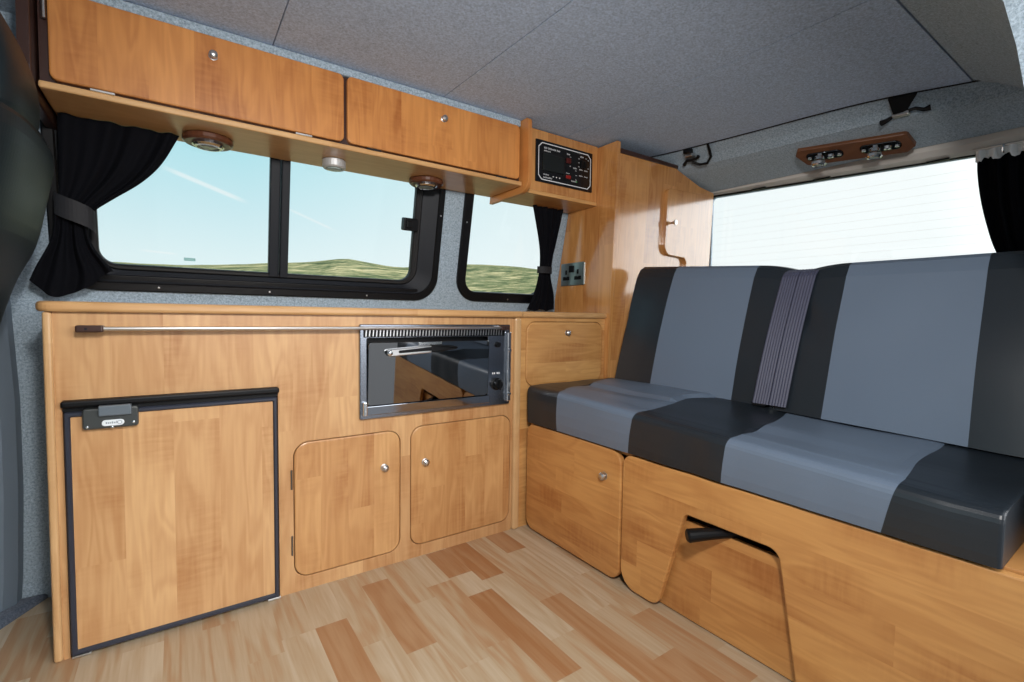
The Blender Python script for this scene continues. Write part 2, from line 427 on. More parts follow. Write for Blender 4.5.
bm = B(); slab(bm, rrect(-.205, .955, .84, .972, .006), FW, -.004, .006, .003); obj('lower_channel', bm, BLACK, w1)
bm = B(); slab(bm, rrect(.752, 1.205, .815, 1.255, .006), FW, -.014, .016, .004); slab(bm, rrect(.762, 1.217, .785, 1.243, .004), FW, .016, .024, .003)
obj('latch', bm, BLACK, w1)
for u, v in ((.911,1.28),(-.05,.939),(.27,.939),(.62,.939)):
    bm = B(); p = FW(u, v, .013); lathe(bm, [(0,0),(.004,0),(.003,.002),(0,.0025)], p, (0,-.98,-.196), 10); obj('screw', bm, SATIN, w1)
bm = B(); slab(bm, rrect(.018, 1.026, .05, 1.036, .002), FW, -.0175, -.0172); obj('glass_mark', bm, simple('glass_print', RGB(150,200,200), .5), w1)

w2 = thing('window_2', 'small black-framed fixed window beside the tall cupboard', 'window', (1.28, 1.93, .95)); w2['kind'] = 'structure'
O = rrect(1.02, .93, 1.545, 1.485, .10, 10); I1 = rrect(1.062, .972, 1.503, 1.443, .06, 10)
bm = B(); ring(bm, O, I1, FW, -.02, .014, .005); obj('frame', bm, BLACK, w2)
bm = B(); slab(bm, rrect(1.05, .96, 1.515, 1.455, .06), FW, -.02, -.016); obj('glass_pane', bm, GLASS, w2)
for u, v in ((1.037,1.27),(1.3,.945)):
    bm = B(); lathe(bm, [(0,0),(.004,0),(.003,.002),(0,.0025)], FW(u, v, .013), (0,-.98,-.196), 10); obj('screw', bm, SATIN, w2)

# ---- ceiling: carpeted panels with narrow shadow gaps
SEAM = [(.10,2.20),(.43,2.16),(.50,2.135),(.62,2.085),(.75,2.045),(.93,2.015),(1.10,1.995),(1.29,1.968),(1.49,1.933),(1.60,1.905),(1.95,1.86)]
def seam(y): return smooth(SEAM, y)
ZC = 1.65
bm = B()
cuts = [-1.45, .243, .82, 1.41]
g = .0018
for i in range(3):
    a, b_ = cuts[i] + (g if i else 0), cuts[i+1] - g
    sk = lambda x, y: x + ((y-1.0)*(-.03) if abs(x-.82) < .01 else 0)
    q = [(sk(a,.47),.47),(sk(b_,.47),.47),(sk(b_,1.95),1.95),(sk(a,1.95),1.95)]
    slab(bm, q, lambda u, v, d: (u, v, ZC + d), .02, 0)
ys = [.472 + i*(1.95-.472)/24 for i in range(25)]
q = [(1.41+g, .472), ] + [(seam(y)-g, y) for y in ys] + [(1.41+g, 1.95)]
slab(bm, q, lambda u, v, d: (u, v, ZC + d), .02, 0)
box(bm, (-1.45, .15, ZC+.021), (2.5, 1.97, ZC+.03), mi=1)
struct('ceiling', bm, [CEIL, LINE])

bm = B(); tube(bm, [(seam(.40+i*.05)+.001, .40+i*.05, ZC-.0015) for i in range(26)], .0028, 8); struct('trim_7', bm, LINE, 60)
# ---- rear header over the tailgate, glass, tailgate trim
def hprofile(y):
    s = seam(y); k = max(0.0, min(1.0, (s - 1.9)/.24))
    c = (2.045 + .165*k, 1.585)
    return [(s+.002, ZC+.004), (s+.012, ZC-.004), ((s+c[0])/2, (ZC+1.585)/2+.004), (c[0]-.02, 1.592), (c[0]+.03, 1.578), (2.335+.06*k, 1.537), (2.338+.06*k, 1.56), (2.34+.06*k, 1.70), (s+.1, 1.70)]
bm = B(); rows = []
yy = [.12 + i*(1.93-.12)/40 for i in range(41)]
for y in yy: rows.append([bm.verts.new((x, y, z)) for x, z in hprofile(y)])
for a, b_ in zip(rows, rows[1:]):
    for i in range(len(a)): bm.faces.new((a[i-1], a[i], b_[i], b_[i-1]))
bm.faces.new(rows[0]); bm.faces.new(rows[-1][::-1])
struct('trim_1', bm, CARPET, 50)
def GX(y): return 2.38 + (1.55 - y)*.06          # rear glass plane
def GT(y): return 1.530 - (1.55 - y)*.040        # its top edge
bm = B()                                           # tailgate inner trim above the glass
for (x0, zz0, x1, zz1) in ((-.035, .0, .02, -.006),):
    pass
def hx_(y): return hprofile(y)[5][0] + .007
tr = []
for y in yy:
    gx, gt = GX(y), GT(y)
    tr.append([bm.verts.new(p) for p in ((hx_(y), y, 1.530 - (1.55-y)*.012), (gx-.03, y, gt+.006), (gx-.006, y, gt), (gx+.03, y, gt), (gx+.03, y, 1.7), (hx_(y)+.002, y, 1.7))])
for a, b_ in zip(tr, tr[1:]):
    for i in range(len(a)): bm.faces.new((a[i-1], a[i], b_[i], b_[i-1]))
bm.faces.new(tr[0]); bm.faces.new(tr[-1][::-1])
struct('trim_2', bm, BEIGE, 50)
bm = B()                                           # rear wall below and beside the glass
def RW(u, v, d): return (GX(u) - d, u, v)
holed(bm, [(.10,-.03),(1.965,-.03),(1.965,1.70),(.10,1.70)], [rpoly([(.34,.98,.08),(1.575,.98,.05),(1.575,1.525,.02),(.34,1.482,.05)])], RW, -.06, -.035)
struct('wall_rear', bm, CARPET)
w3 = thing('window_3', 'wide bright rear window above the bench seat', 'window', (2.42, 1.0, 1.0)); w3['kind'] = 'structure'
bm = B(); slab(bm, rpoly([(.33,.97,.08),(1.585,.97,.05),(1.585,1.535,.02),(.33,1.49,.05)]), RW, -.032, -.028); obj('glass_pane', bm, GLASS, w3)
bm = B(); ring(bm, rpoly([(.30,.94,.08),(1.60,.94,.05),(1.60,1.545,.02),(.30,1.50,.05)]), rpoly([(.335,.975,.08),(1.562,.975,.05),(1.562,1.523,.02),(.335,1.478,.05)]), RW, -.03, -.012, .004)
obj('rubber_seal', bm, BLACKR, w3)
heat = B()
for i in range(13):
    z = 1.02 + i*.035
    tube(heat, [RW(.36, z, -.0275), RW(1.56, z, -.0275)], .0002, 4)
obj('heater_lines', heat, simple('heater_wire', RGB(235,225,215), .5), w3)
for y in (1.30, 1.02, .62):
    bm = B(); yv = y; box(bm, (GX(y)-.012, y-.035, GT(y)-.009), (GX(y)+.0, y+.035, GT(y)-.002), .001); obj('glass_clip', bm, BLACK, w3)

# ---- right-hand side: lining that curves down beside the door opening
SEC = [(.468,1.652),(.42,1.635),(.367,1.602),(.315,1.56),(.272,1.51),(.243,1.46),(.222,1.37),(.205,1.27),(.19,1.2)]
LOW = [(.19,1.2),(.15,1.05),(.115,.5),(.105,-.03)]
bm = B()
def lining(bm, xa, xb, sec, th=.03):
    o = [(y-th, z+.0) if z < 1.5 else (y-.012, z+th*.8) for y, z in sec]
    loop = sec + o[::-1]
    va = [bm.verts.new((xa, y, z)) for y, z in loop]; vb = [bm.verts.new((xb, y, z)) for y, z in loop]
    for i in range(len(loop)): bm.faces.new((va[i-1], va[i], vb[i], vb[i-1]))
    m = len(sec)
    for v in (va, vb):
        for i in range(m-1): bm.faces.new((v[i], v[i+1], v[2*m-2-i], v[2*m-1-i]))
lining(bm, 1.275, 2.24, SEC)
lining(bm, 1.275-1.375, 1.275, SEC[:5])            # head of the sliding door opening
lining(bm, -1.7, -.10, SEC)
struct('trim_6', bm, CARPET, 60)
bm = B(); lining(bm, 1.275, 2.36, LOW); lining(bm, -1.7, -.10, LOW)
struct('wall_right', bm, CARPET, 60)

# ---- carpeted strip over the lockers, carpet at the foot of the pillar, pillar trim
bm = B(); box(bm, (-1.0, 1.602, 1.622), (1.143, 1.80, 1.648), .004); struct('trim_3', bm, CARPET)
bm = B()
slab(bm, [(-.98,.90),(-.62,1.45),(-.409,1.804),(-.335,1.934),(-.98,1.934)], lambda u, v, d: (u, v, d), 0, .02, .012)
struct('trim_4', bm, CARPET_D)
bm = B(); pts = []
rows = []
for z, dx in ((.02,.0),(.10,.005),(.35,.012),(.6,.012),(.88,.0),(1.0,-.01),(1.3,-.03),(1.64,-.05)):
    y = wallY(z)
    rows.append([bm.verts.new((x + dx, yy_, z)) for x, yy_ in ((-.55,y-.004),(-.54,y-.05),(-.49,y-.075),(-.418,y-.065),(-.394,y-.04),(-.390,y-.004))])
for a, b_ in zip(rows, rows[1:]):
    for i in range(6): bm.faces.new((a[i-1], a[i], b_[i], b_[i-1]))
bm.faces.new(rows[0]); bm.faces.new(rows[-1][::-1])
struct('trim_5', bm, PILLAR, 50)

# ================================================================== KITCHEN
kit = thing('kitchen_cabinet', 'long alder kitchen base cabinet under the sliding window, two low doors', 'cabinet', (.42, 1.57, 0))
D1 = rrect(.279, .042, .622, .468, .045, 8); D2 = rrect(.657, .042, 1.082, .472, .045, 8)
bm = B()
outer = [(-.247,.0),(-.234,.0),(-.234,.643),(.239,.643),(.239,.0),(1.09,.0),(1.09,.857),(-.247,.857)]
holed(bm, outer, [D1, D2, rrect(.50,.535,1.05,.81,.004,2)], FY(1.56), -.016, 0)
obj('front_panel', bm, W_FRONT, kit)
bm = B(); box(bm, (-.264, 1.552, 0), (-.247, 1.93, .857), .006, 3); obj('end_panel', bm, W_EDGEZ, kit)
bm = B(); box(bm, (1.09, 1.545, 0), (1.122, 1.60, .857), .010, 4); obj('end_post', bm, W_EDGEZ, kit)
for D, kx, kz, hx in ((D1, .563, .345, .275), (D2, .712, .340, 1.088)):
    bm = B(); slab(bm, inset(D, .0025), FY(1.56), -.016, .003, .004)
    d = obj('door', bm, W_DOOR, kit); knob(d, (kx, 1.557, kz), (0,-1,0), .0125)
    if hx < .5:
        for z in (.15, .355):
            bm = B(); tube(bm, [(hx-.001, 1.557, z-.03), (hx-.001, 1.557, z+.03)], .0028, 8); obj('hinge', bm, STEEL, d)
bm = B(); box(bm, (.26,1.5765,.03),(.64,1.582,.48)); box(bm, (.645,1.5765,.03),(1.089,1.582,.485)); obj('door_stop', bm, W_FRONT, kit)
bm = B(); box(bm, (-.225, 1.925, .02), (1.1, 1.932, .85)); obj('back_board', bm, W_DARK, kit)

wt = B()
wo = rpoly([(-.276,1.54,.03),(1.118,1.54,.002),(1.128,1.548,.002),(1.598,1.548,0),(1.598,1.928,0),(-.276,1.928,0)])
def FZ(u, v, d): return (u, v, d)
ins = inset(wo, .008); ins2 = inset(wo, .0025)
lv = [(inset(wo,.006),.857),(ins2,.8595),(wo,.864),(wo,.874),(ins2,.8795),(ins,.882)]
vr = [[wt.verts.new((u, v, z)) for u, v in p] for p, z in lv]
for a, b_ in zip(vr, vr[1:]):
    for i in range(len(wo)): wt.faces.new((a[i-1], a[i], b_[i], b_[i-1]))
wt.faces.new(vr[0][::-1]); wt.faces.new(vr[-1])
tag(obj('worktop', wt, W_EDGE, None, 40, loc=(.6,1.7,.857)), 'long alder worktop with rounded front edge along the windows', 'worktop')

# fridge
fr = thing('fridge', 'built-in fridge with dark-framed alder door at the left end of the kitchen', 'fridge', (0, 1.57, 0))
bm = B(); box(bm, (-.226, 1.5765, .008), (.232, 1.92, .625), .004); obj('fridge_body', bm, BLACK, fr)
bm = B(); ring(bm, rrect(-.231,.008,.235,.614,.004,2), rrect(-.219,.021,.224,.602,.002,2), FY(1.56), -.02, .014, .003); obj('door_frame', bm, SLATE, fr)
bm = B(); slab(bm, rrect(-.220,.020,.225,.603,.001,1), FY(1.56), -.016, .008); obj('door_panel', bm, W_FRONT, fr)
bm = B()
slab(bm, rrect(-.236,.625,.241,.642,.006,4), FY(1.56), -.01, .018, .005)
slab(bm, rrect(-.234,.6145,.238,.625,.003,2), FY(1.56), -.012, .003)
obj('top_trim', bm, BLACK, fr)
bm = B(); slab(bm, rrect(-.196,.570,-.088,.621,.007,4), FY(1.56), .008, .026, .004)
la = obj('latch', bm, LATCH, fr)
bm = B(); slab(bm, rrect(-.165,.602,-.101,.628,.003,3), FY(1.56), .024, .036, .003); obj('latch_tab', bm, simple('latch_tab', RGB(96,106,114), .3), la)
bm = B(); slab(bm, rrect(-.160,.576,-.116,.591,.0075,6), FY(1.56), .0255, .0275, .001); bd = obj('badge', bm, BADGE, la)
bm = B(); x = -.152
for w, h in ((.003,.005),(.003,.004),(.002,.004),(.003,.005),(.003,.004),(.0025,.006)):
    box(bm, (x, 1.532, .5815), (x+w, 1.5326, .5815+h)); x += w + .0012
lathe(bm, [(.0035,0),(.0048,0),(.0048,.0005),(.0035,.0005)], (-.125,1.5326,.5835), (0,-1,0), 14)
obj('badge_lettering', bm, GREYMARK, bd)
for x, z in ((-.187,.577),(-.098,.581),(-.14,.5725)):
    bm = B(); lathe(bm, [(0,0),(.0035,0),(.003,.0015),(0,.002)], (x,1.5345,z), (0,-1,0), 10); obj('stud', bm, CHROME, la)
for x in (-.212, .222):
    bm = B(); box(bm, (x-.018,1.548,.0015), (x+.018,1.58,.007), .001); obj('foot_bracket', bm, SATIN, fr)

# grill
ov = thing('grill_oven', 'stainless steel grill with dark mirror-glass door under the worktop', 'oven', (.77, 1.57, .515))
bm = B(); box(bm, (.505,1.578,.54),(1.045,1.88,.805)); obj('oven_body', bm, BLACK, ov)
bm = B(); ring(bm, rrect(.479,.517,1.067,.829,.004,2), rrect(.502,.543,.966,.783,.004,2), FY(1.56), 0, .012, .002)
obj('fascia', bm, STEEL, ov)
bm = B(); slab(bm, rrect(.49,.786,1.04,.816,.002,2), FY(1.56), .0121, .0124)
vg = obj('vent_grille', bm, BLACK, ov)
bm = B()
for i in range(46):
    x = .496 + i*.0117; slab(bm, [(x,.789),(x+.0036,.789),(x+.0056,.813),(x+.002,.813)], FY(1.56), .0124, .0145)
obj('louvres', bm, SATIN, vg)
bm = B(); slab(bm, rrect(.503,.560,.965,.770,.012,4), lambda u, v, d: (u, 1.56 - d - .06*(v-.56), v), .002, .0125, .002); gd = obj('glass_door', bm, OVENGLASS, ov)
bm = B(); slab(bm, rrect(.495,.530,.972,.559,.003,2), FY(1.56), .0125, .017, .002); obj('door_rail', bm, simple('polished_steel', RGB(165,170,178), .1, 1.0), gd)
bm = B()
slab(bm, rpoly([(.565,.722,.006),(.72,.731,.004),(.72,.756,.004),(.565,.745,.008)]), FY(1.56), .027, .038, .003)
hd = obj('handle', bm, SATIN, ov)
bm = B(); slab(bm, rpoly([(.60,.733,.004),(.72,.739,.003),(.72,.752,.003),(.60,.742,.004)]), FY(1.56), .038, .0395); slab(bm, rpoly([(.72,.732,.004),(.82,.742,.006),(.82,.752,.006),(.72,.757,.004)]), FY(1.56), .027, .040, .003); obj('handle_grip', bm, BLACK, hd)
bm = B(); box(bm, (.675,1.532,.757),(.765,1.55,.769), .002); obj('handle_bracket', bm, CHROME, hd)
bm = B(); lathe(bm, [(0,0),(.009,0),(.009,.008),(.005,.011),(0,.012)], (.57,1.527,.735), (0,-1,0), 14); obj('handle_pin', bm, CHROME, hd)
bm = B(); lathe(bm, [(0,0),(.011,0),(.009,.012),(0,.012)], (1.007,1.547,.752), (0,-1,0), 16); obj('ignition_button', bm, BLACK, ov)
bm = B(); lathe(bm, [(0,0),(.024,0),(.024,.004),(.019,.006),(.017,.022),(.015,.024),(0,.024)], (1.004,1.547,.600), (0,-1,0), 20)
box(bm, (1.000,1.516,.580),(1.008,1.53,.620),.002); kb = obj('control_knob', bm, BLACK, ov)
bm = B()
for x in (.985,.993,1.006,1.014): box(bm, (x,1.5474,.638),(x+.005,1.548,.645))
obj('knob_marking', bm, WHITE, ov)
bm = B(); box(bm, (1.048,1.535,.53),(1.064,1.548,.80),.003)
for z in (.56,.73): lathe(bm, [(0,0),(.007,0),(.006,.006),(0,.006)], (1.056,1.535,z), (0,-1,0), 10)
obj('hinge_bracket', bm, CHROME, ov)
bm = B(); box(bm, (.486,1.535,.53),(.500,1.548,.575),.003); obj('hinge_bracket', bm, CHROME, ov)

# rail along the top of the kitchen front
rl = thing('towel_rail', 'slim metal rail along the top of the kitchen front, brown end caps', 'rail', (.4, 1.53, .81))
bm = B(); tube(bm, [(-.16,1.528,.8165),(1.02,1.528,.8165)], .0055, 10); obj('rail_bar', bm, SATIN, rl)
for a, b_ in ((-.202,-.150),(1.005,1.046)):
    bm = B(); box(bm, (a,1.518,.808),(b_,1.5595,.825),.004,3); cp = obj('end_cap', bm, BROWN, rl)
    bm = B(); lathe(bm, [(0,0),(.003,0),(.002,.001),(0,.001)], (a+.02,1.518,.8165), (0,-1,0), 10); obj('screw', bm, DKGREY, cp)

# corner cabinet between kitchen and tall cupboard
cc = thing('corner_cabinet', 'small alder corner cabinet with drop door above the bench cushion', 'cabinet', (1.36, 1.57, 0))
CD = rrect(1.152,.574,1.582,.842,.045,8)
bm = B(); holed(bm, [(1.1225,0),(1.598,0),(1.598,.857),(1.1225,.857)], [CD], FY(1.56), -.016, 0); obj('front_panel', bm, W_HORIZ, cc)
bm = B(); slab(bm, inset(CD,.0025), FY(1.56), -.016, .003, .004); d = obj('door', bm, W_HORIZ, cc); knob(d, (1.369,1.557,.794), (0,-1,0), .012)
bm = B(); box(bm, (1.14,1.5765,.5),(1.59,1.90,.85)); obj('carcass', bm, W_HORIZ, cc)

# ================================================================== OVERHEAD LOCKERS
oh = thing('overhead_locker', 'long alder overhead locker with two flap doors under the ceiling', 'cabinet', (.44, 1.7, 1.38))
bm = B(); box(bm, (-.262,1.588,1.385),(1.143,1.83,1.402),.005,3); obj('shelf', bm, W_EDGE, oh)
bm = B(); box(bm, (-.262,1.612,1.403),(1.143,1.78,1.62)); obj('carcass', bm, BROWN, oh)
for a, b_, kx, hs in ((-.243,.445,.091,(-.145,.323)), (.455,1.134,.796,(.54,1.044))):
    bm = B(); slab(bm, rrect(a,1.410,b_,1.6205,.018,5), FY(1.60), -.011, .006, .004)
    d = obj('flap_door', bm, W_OVER, oh); knob(d, (kx,1.595,1.566), (0,-1,0), .0115)
    for h in hs:
        bm = B(); box(bm, (h-.024,1.5855,1.4005),(h+.024,1.596,1.406),.001); obj('hinge', bm, SATIN if a < 0 else DKGREY, d)
prof = rpoly([(1.556,1.646,.012),(1.548,1.358,.06),(1.838,1.358,0),(1.785,1.646,0)], 8)
def FXs(x): return lambda u, v, d: (x + d, u, v)
bm = B(); slab(bm, prof, FXs(1.145), 0, .020, .003); obj('end_panel', bm, W_OVER, oh)
bm = B(); slab(bm, prof, FXs(-.288), 0, .022, .003); obj('end_panel', bm, BROWN, oh, label='dark brown end panel')
bm = B(); tube(bm, [(-.25,1.598,1.55),(-.25,1.598,1.64)], .005, 8); obj('stay', bm, SATIN, oh)

# control housing and its panel
ch = thing('control_housing', 'alder box between locker and tall cupboard that carries the black control panel', 'housing', (1.38, 1.7, 1.37))
bm = B(); box(bm, (1.166,1.63,1.392),(1.5985,1.645,1.645),.002); obj('front_board', bm, W_TALL, ch)
bm = B(); box(bm, (1.166,1.628,1.376),(1.5985,1.83,1.392),.002); obj('bottom_board', bm, W_HORIZ, ch)
bm = B(); slab(bm, rrect(1.238,1.430,1.562,1.605,.003,2), FY(1.63), 0, .006, .002); cp = obj('control_panel', bm, SCREEN, ch, label='black control panel with white border')
def octo(u0,v0,u1,v1,c): return [(u0+c,v0),(u1-c,v0),(u1,v0+c),(u1,v1-c),(u1-c,v1),(u0+c,v1),(u0,v1-c),(u0,v0+c)]
bm = B(); ring(bm, octo(1.250,1.440,1.551,1.595,.018), octo(1.2535,1.4435,1.5475,1.5915,.0165), FY(1.63), .0058, .0066); obj('white_border', bm, WHITE, cp)
bm = B(); slab(bm, rrect(1.272,1.480,1.392,1.552,.003,2), FY(1.63), .005, .010, .003); obj('meter', bm, METERG, cp)
def letters(bm, x, z, ws, h, gap=.0012, rnd=random.Random(5)):
    for w in ws:
        if w > 0:
            hh = h*rnd.uniform(.7, 1.0)
            slab(bm, [(x,z),(x+w*.35,z),(x+w*.35,z+hh),(x,z+hh)], FY(1.63), .0058, .0066)
            slab(bm, [(x,z+hh*.4),(x+w,z+hh*.4),(x+w,z+hh*.75),(x,z+hh*.75)], FY(1.63), .0058, .0066)
        x += abs(w) + gap
def caption(*a):
    bm = B(); letters(bm, *a); obj('printed_caption', bm, WHITE, cp)
caption(1.280,1.571,[.005]*3+[-.003]+[.005]*7+[-.003]+[.005]*3,.009)
caption(1.280,1.560,[.005]*6,.007)
caption(1.278,1.462,[.004]*6,.006); caption(1.278,1.449,[.005]*8,.008)
caption(1.408,1.570,[.005]*3,.007); caption(1.425,1.562,[.003]*2,.004); caption(1.424,1.522,[.003]*2,.005)
caption(1.405,1.489,[.003]*5,.005); caption(1.446,1.517,[.004]*4,.008); caption(1.458,1.508,[.003]*2,.005)
caption(1.486,1.573,[.004]*4,.008)
for z in (1.564,1.547,1.529): caption(1.475,z,[.003]*2,.005)
for x, z in ((1.518,1.572),(1.532,1.566),(1.532,1.530),(1.460,1.488),(1.460,1.468)): caption(x,z,[.003]*2,.005)
caption(1.482,1.517,[.004]*4,.006); caption(1.512,1.517,[.004]*4,.006); caption(1.482,1.490,[.004]*4,.006); caption(1.512,1.490,[.004]*4,.006)
caption(1.436,1.459,[.004]*6,.007)
for z0, z1, mtl in ((1.534,1.556,simple('dark_red_switch', RGB(78,22,22), .35)), (1.468,1.482,RED)):
    bm = B(); slab(bm, rrect(1.404,z0,1.428,z1,.002,2), FY(1.63), .005, .013, .003); obj('rocker_switch', bm, mtl, cp)
bm = B()
for x in (1.489,1.508): slab(bm, rrect(x,1.530,x+.016,1.562,.002,2), FY(1.63), .005, .012, .003)
obj('rocker_switch', bm, BLACK, cp)
for x in (1.332,1.350,1.368):
    bm = B(); lathe(bm, [(0,0),(.003,0),(.0025,.002),(0,.003)], (x,1.6245,1.462), (0,-1,0), 10); obj('indicator', bm, WHITE, cp)
bm = B(); lathe(bm, [(0,0),(.003,0),(.0025,.002),(0,.003)], (1.466,1.6245,1.463), (0,-1,0), 10); obj('indicator', bm, GREENLED, cp, label='green indicator')

# downlights under the locker shelf
def downlight(x, y, ringed, label):
    t = thing('downlight', label, 'light', (x, y, 1.385), 'downlights under the overhead locker')
    z = 1.385
    if ringed:
        bm = B(); lathe(bm, [(0,0),(.064,0),(.066,.004),(.066,.014),(.060,.020),(0,.020)], (x,y,z), (0,0,-1), 28); obj('wood_ring', bm, W_RING, t); z -= .020
        bm = B(); lathe(bm, [(.028,0),(.042,0),(.042,.004),(.036,.009),(.029,.010),(.028,.004)], (x,y,z), (0,0,-1), 24); obj('bezel', bm, CHROME, t)
        bm = B(); lathe(bm, [(0,0),(.029,0),(.028,.006),(.016,.010),(0,.011)], (x,y,z), (0,0,-1), 24); obj('lens', bm, FROST, t)
    else:
        bm = B(); lathe(bm, [(0,0),(.036,0),(.038,.003),(.038,.024),(.034,.029),(.026,.029),(.026,.024),(0,.024)], (x,y,z), (0,0,-1), 26); obj('bezel', bm, simple('brushed_aluminium', RGB(205,208,210), .5, .6), t)
        bm = B(); lathe(bm, [(0,.0241),(.025,.0241),(.023,.032),(.012,.035),(0,.036)], (x,y,z), (0,0,-1), 24); obj('lens', bm, FROST, t)
    return t
downlight(.083, 1.738, True, 'chrome downlight in a wooden ring nearest the dark left curtain')
downlight(.446, 1.722, False, 'plain chrome downlight without a wooden ring, over the window mullion')
downlight(.800, 1.750, True, 'chrome downlight in a wooden ring over the window latch')

# ================================================================== TALL CUPBOARD
tc_ = thing('tall_cupboard', 'tall glossy alder cupboard in the rear corner beside the bench', 'cupboard', (1.9, 1.7, .3))
bm = B(); slab(bm, rpoly([(1.548,.30),(1.505,1.640,.006),(1.775,1.640),(1.82,1.40),(1.918,.95),(1.925,.30)]), FXs(1.599), 0, .018, .002); obj('side_panel', bm, W_TALL, tc_)
def YT(z): return 1.548 - (z-.58)*.037
def FT(off): return lambda u, v, d: (u, YT(v) - off - d, v)
bm = B(); slab(bm, [(1.6175,.30),(2.338,.30),(2.338,1.525),(2.21,1.540),(2.035,1.588),(2.02,1.594),(1.6175,1.590)], FT(0), -.018, 0); obj('front_panel', bm, W_TALL, tc_)
bm = B(); slab(bm, [(1.6195,1.590),(2.022,1.594),(2.022,1.610),(1.6195,1.610)], FT(-.005), -.03, .012, .002); obj('top_trim', bm, BROWN, tc_, label='dark brown top trim')
LD = rpoly([(1.936,1.487,.03),(2.308,1.500,.03),(2.308,.95),(2.112,.95),(2.112,1.166,.03),(1.936,1.172,.05)], 6)
bm = B(); slab(bm, LD, FT(0), .0005, .020, .003); ld = obj('locker_door', bm, W_TALL, tc_)
bm = B(); lathe(bm, [(0,0),(.006,0),(.006,.012),(.012,.024),(.012,.028),(0,.029)], (1.975, YT(1.33)-.02, 1.325), (0,-1,0), 16); obj('knob', bm, SATIN, ld)
sk = thing('wall_socket', 'polished double power socket on the tall cupboard side', 'socket', (1.598, 1.78, 1.02))
bm = B(); slab(bm, rrect(1.70,1.017,1.866,1.128,.004,2), FX(1.599), .0005, .006, .002); obj('faceplate', bm, simple('socket_plate', RGB(190,205,206), .35, 1.0), sk)
for yc in (1.742, 1.826):
    bm = B()
    slab(bm, rrect(yc-.006,1.072,yc+.006,1.094,.001,1), FX(1.599), .006, .0075)
    slab(bm, rrect(yc-.022,1.046,yc-.006,1.062,.001,1), FX(1.599), .006, .0075)
    slab(bm, rrect(yc+.006,1.046,yc+.022,1.062,.001,1), FX(1.599), .006, .0075)
    slab(bm, rrect(yc-.024,1.044,yc+.024,1.060,.002,1), FX(1.599), .006, .007)
    obj('socket_outlet', bm, BLACK, sk)
bm = B(); slab(bm, rrect(1.768,1.082,1.804,1.114,.002,2), FX(1.599), .006, .010, .002); obj('rocker_switch', bm, BLACK, sk)

# ================================================================== BENCH
be = thing('bench_base', 'alder bench base with corner door and cut-out pull panel', 'bench', (1.35, .85, 0))
bm = B(); slab(bm, rrect(1.036,.008,1.541,.434,.045,8), FX(1.168), 0, .018, .005)
d = obj('door', bm, W_BENCH, be); knob(d, (1.151,1.108,.338), (-1,0,0), .014)
bm = B()
slab(bm, rpoly([(1.029,.432,.035),(1.029,.008,.06),(.885,.008,.035),(.800,.316,.018),(.545,.318,.030),(.492,.008,.01),(.126,.008,0),(.126,.434,0)]), FX(1.168), 0, .018, .004)
obj('front_panel', bm, W_BENCH, be)
bm = B(); box(bm, (1.182,.40,.004),(1.196,1.02,.287),.002); pp = obj('pull_out_panel', bm, W_BENCH, be)
bm = B(); box(bm, (1.170,.127,.422),(1.70,1.54,.440),.002); obj('seat_board', bm, W_BENCH, be)
bm = B(); box(bm, (1.60,.127,0),(1.62,1.54,.4215)); obj('back_board', bm, W_DARK, be)
bm = B(); box(bm, (1.170,.127,0),(1.60,.145,.4215)); obj('end_board', bm, W_BENCH, be)
bm = B(); tube(bm, [(1.215,.665,.300),(1.165,.70,.297),(1.125,.728,.293),(1.096,.748,.289),(1.092,.751,.2885)], [.012,.014,.0165,.018,.014], 16); obj('pull_handle', bm, BLACK, be, 50)

# ---- cushions: striped covers, stripe borders follow mesh edges
def cushion(bm, prof_at, borders, mats_ix, cols=14, rend=.035, wr=None, shrink=.82):
    """prof_at(Y) -> closed loop of (x,z,s); borders: functions of s giving Y, from one end to the other"""
    P = len(prof_at(borders[0](0)))
    us = []
    for b_ in range(len(borders)-1):
        for c in range(cols): us.append((b_, c/cols))
    us.append((len(borders)-2, 1.0))
    rings = []
    total0 = [bo(0) for bo in borders]
    ya, yb = total0[0], total0[-1]
    ends = [(-1, .0), ] 
    def ringat(bi, t, k, out):
        vs = []
        y_mid = borders[bi](0)*(1-t) + borders[bi+1](0)*t
        prof = prof_at(y_mid)
        cx = sum(p[0] for p in prof)/P; cz = sum(p[1] for p in prof)/P
        for (x, z, s) in prof:
            y = borders[bi](s)*(1-t) + borders[bi+1](s)*t + out
            dx, dz = x-cx, z-cz; L_ = math.hypot(dx, dz)
            q = max(0, L_ - k)/L_ if L_ > 0 else 1
            p = Vector((cx+dx*q, y, cz+dz*q))
            if wr: p = wr(p, s, bi)
            vs.append(bm.verts.new(p))
        return vs
    mi = []
    sg = 1 if yb < ya else -1
    for j in range(4):                          # rounded first end
        a = PI/2*j/4; rings.append(ringat(0, 0, rend*(1-math.sin(a)), sg*rend*math.cos(a))); mi.append(mats_ix[0])
    for b_, t in us:
        rings.append(ringat(b_, t, 0, 0)); mi.append(mats_ix[b_])
    for j in range(1, 5):
        a = PI/2*j/4; rings.append(ringat(len(borders)-2, 1, rend*(1-math.cos(a)), -sg*rend*math.sin(a))); mi.append(mats_ix[-1])
    n = P
    for k in range(len(rings)-1):
        m_ = mi[k] if k < 4 else mi[k]
        if k >= 4 and k < 4+len(us)-1: m_ = mats_ix[us[k-4][0]]
        elif k < 4: m_ = mats_ix[0]
        else: m_ = mats_ix[-1]
        a, b_ = rings[k], rings[k+1]
        for i in range(n):
            f = bm.faces.new((a[i-1], a[i], b_[i], b_[i-1])); f.material_index = m_
    f = bm.faces.new(rings[0]); f.material_index = mats_ix[0]
    f = bm.faces.new(rings[-1][::-1]); f.material_index = mats_ix[-1]
    return bm
def lerpt(tab): return lambda s: smooth(tab, s)

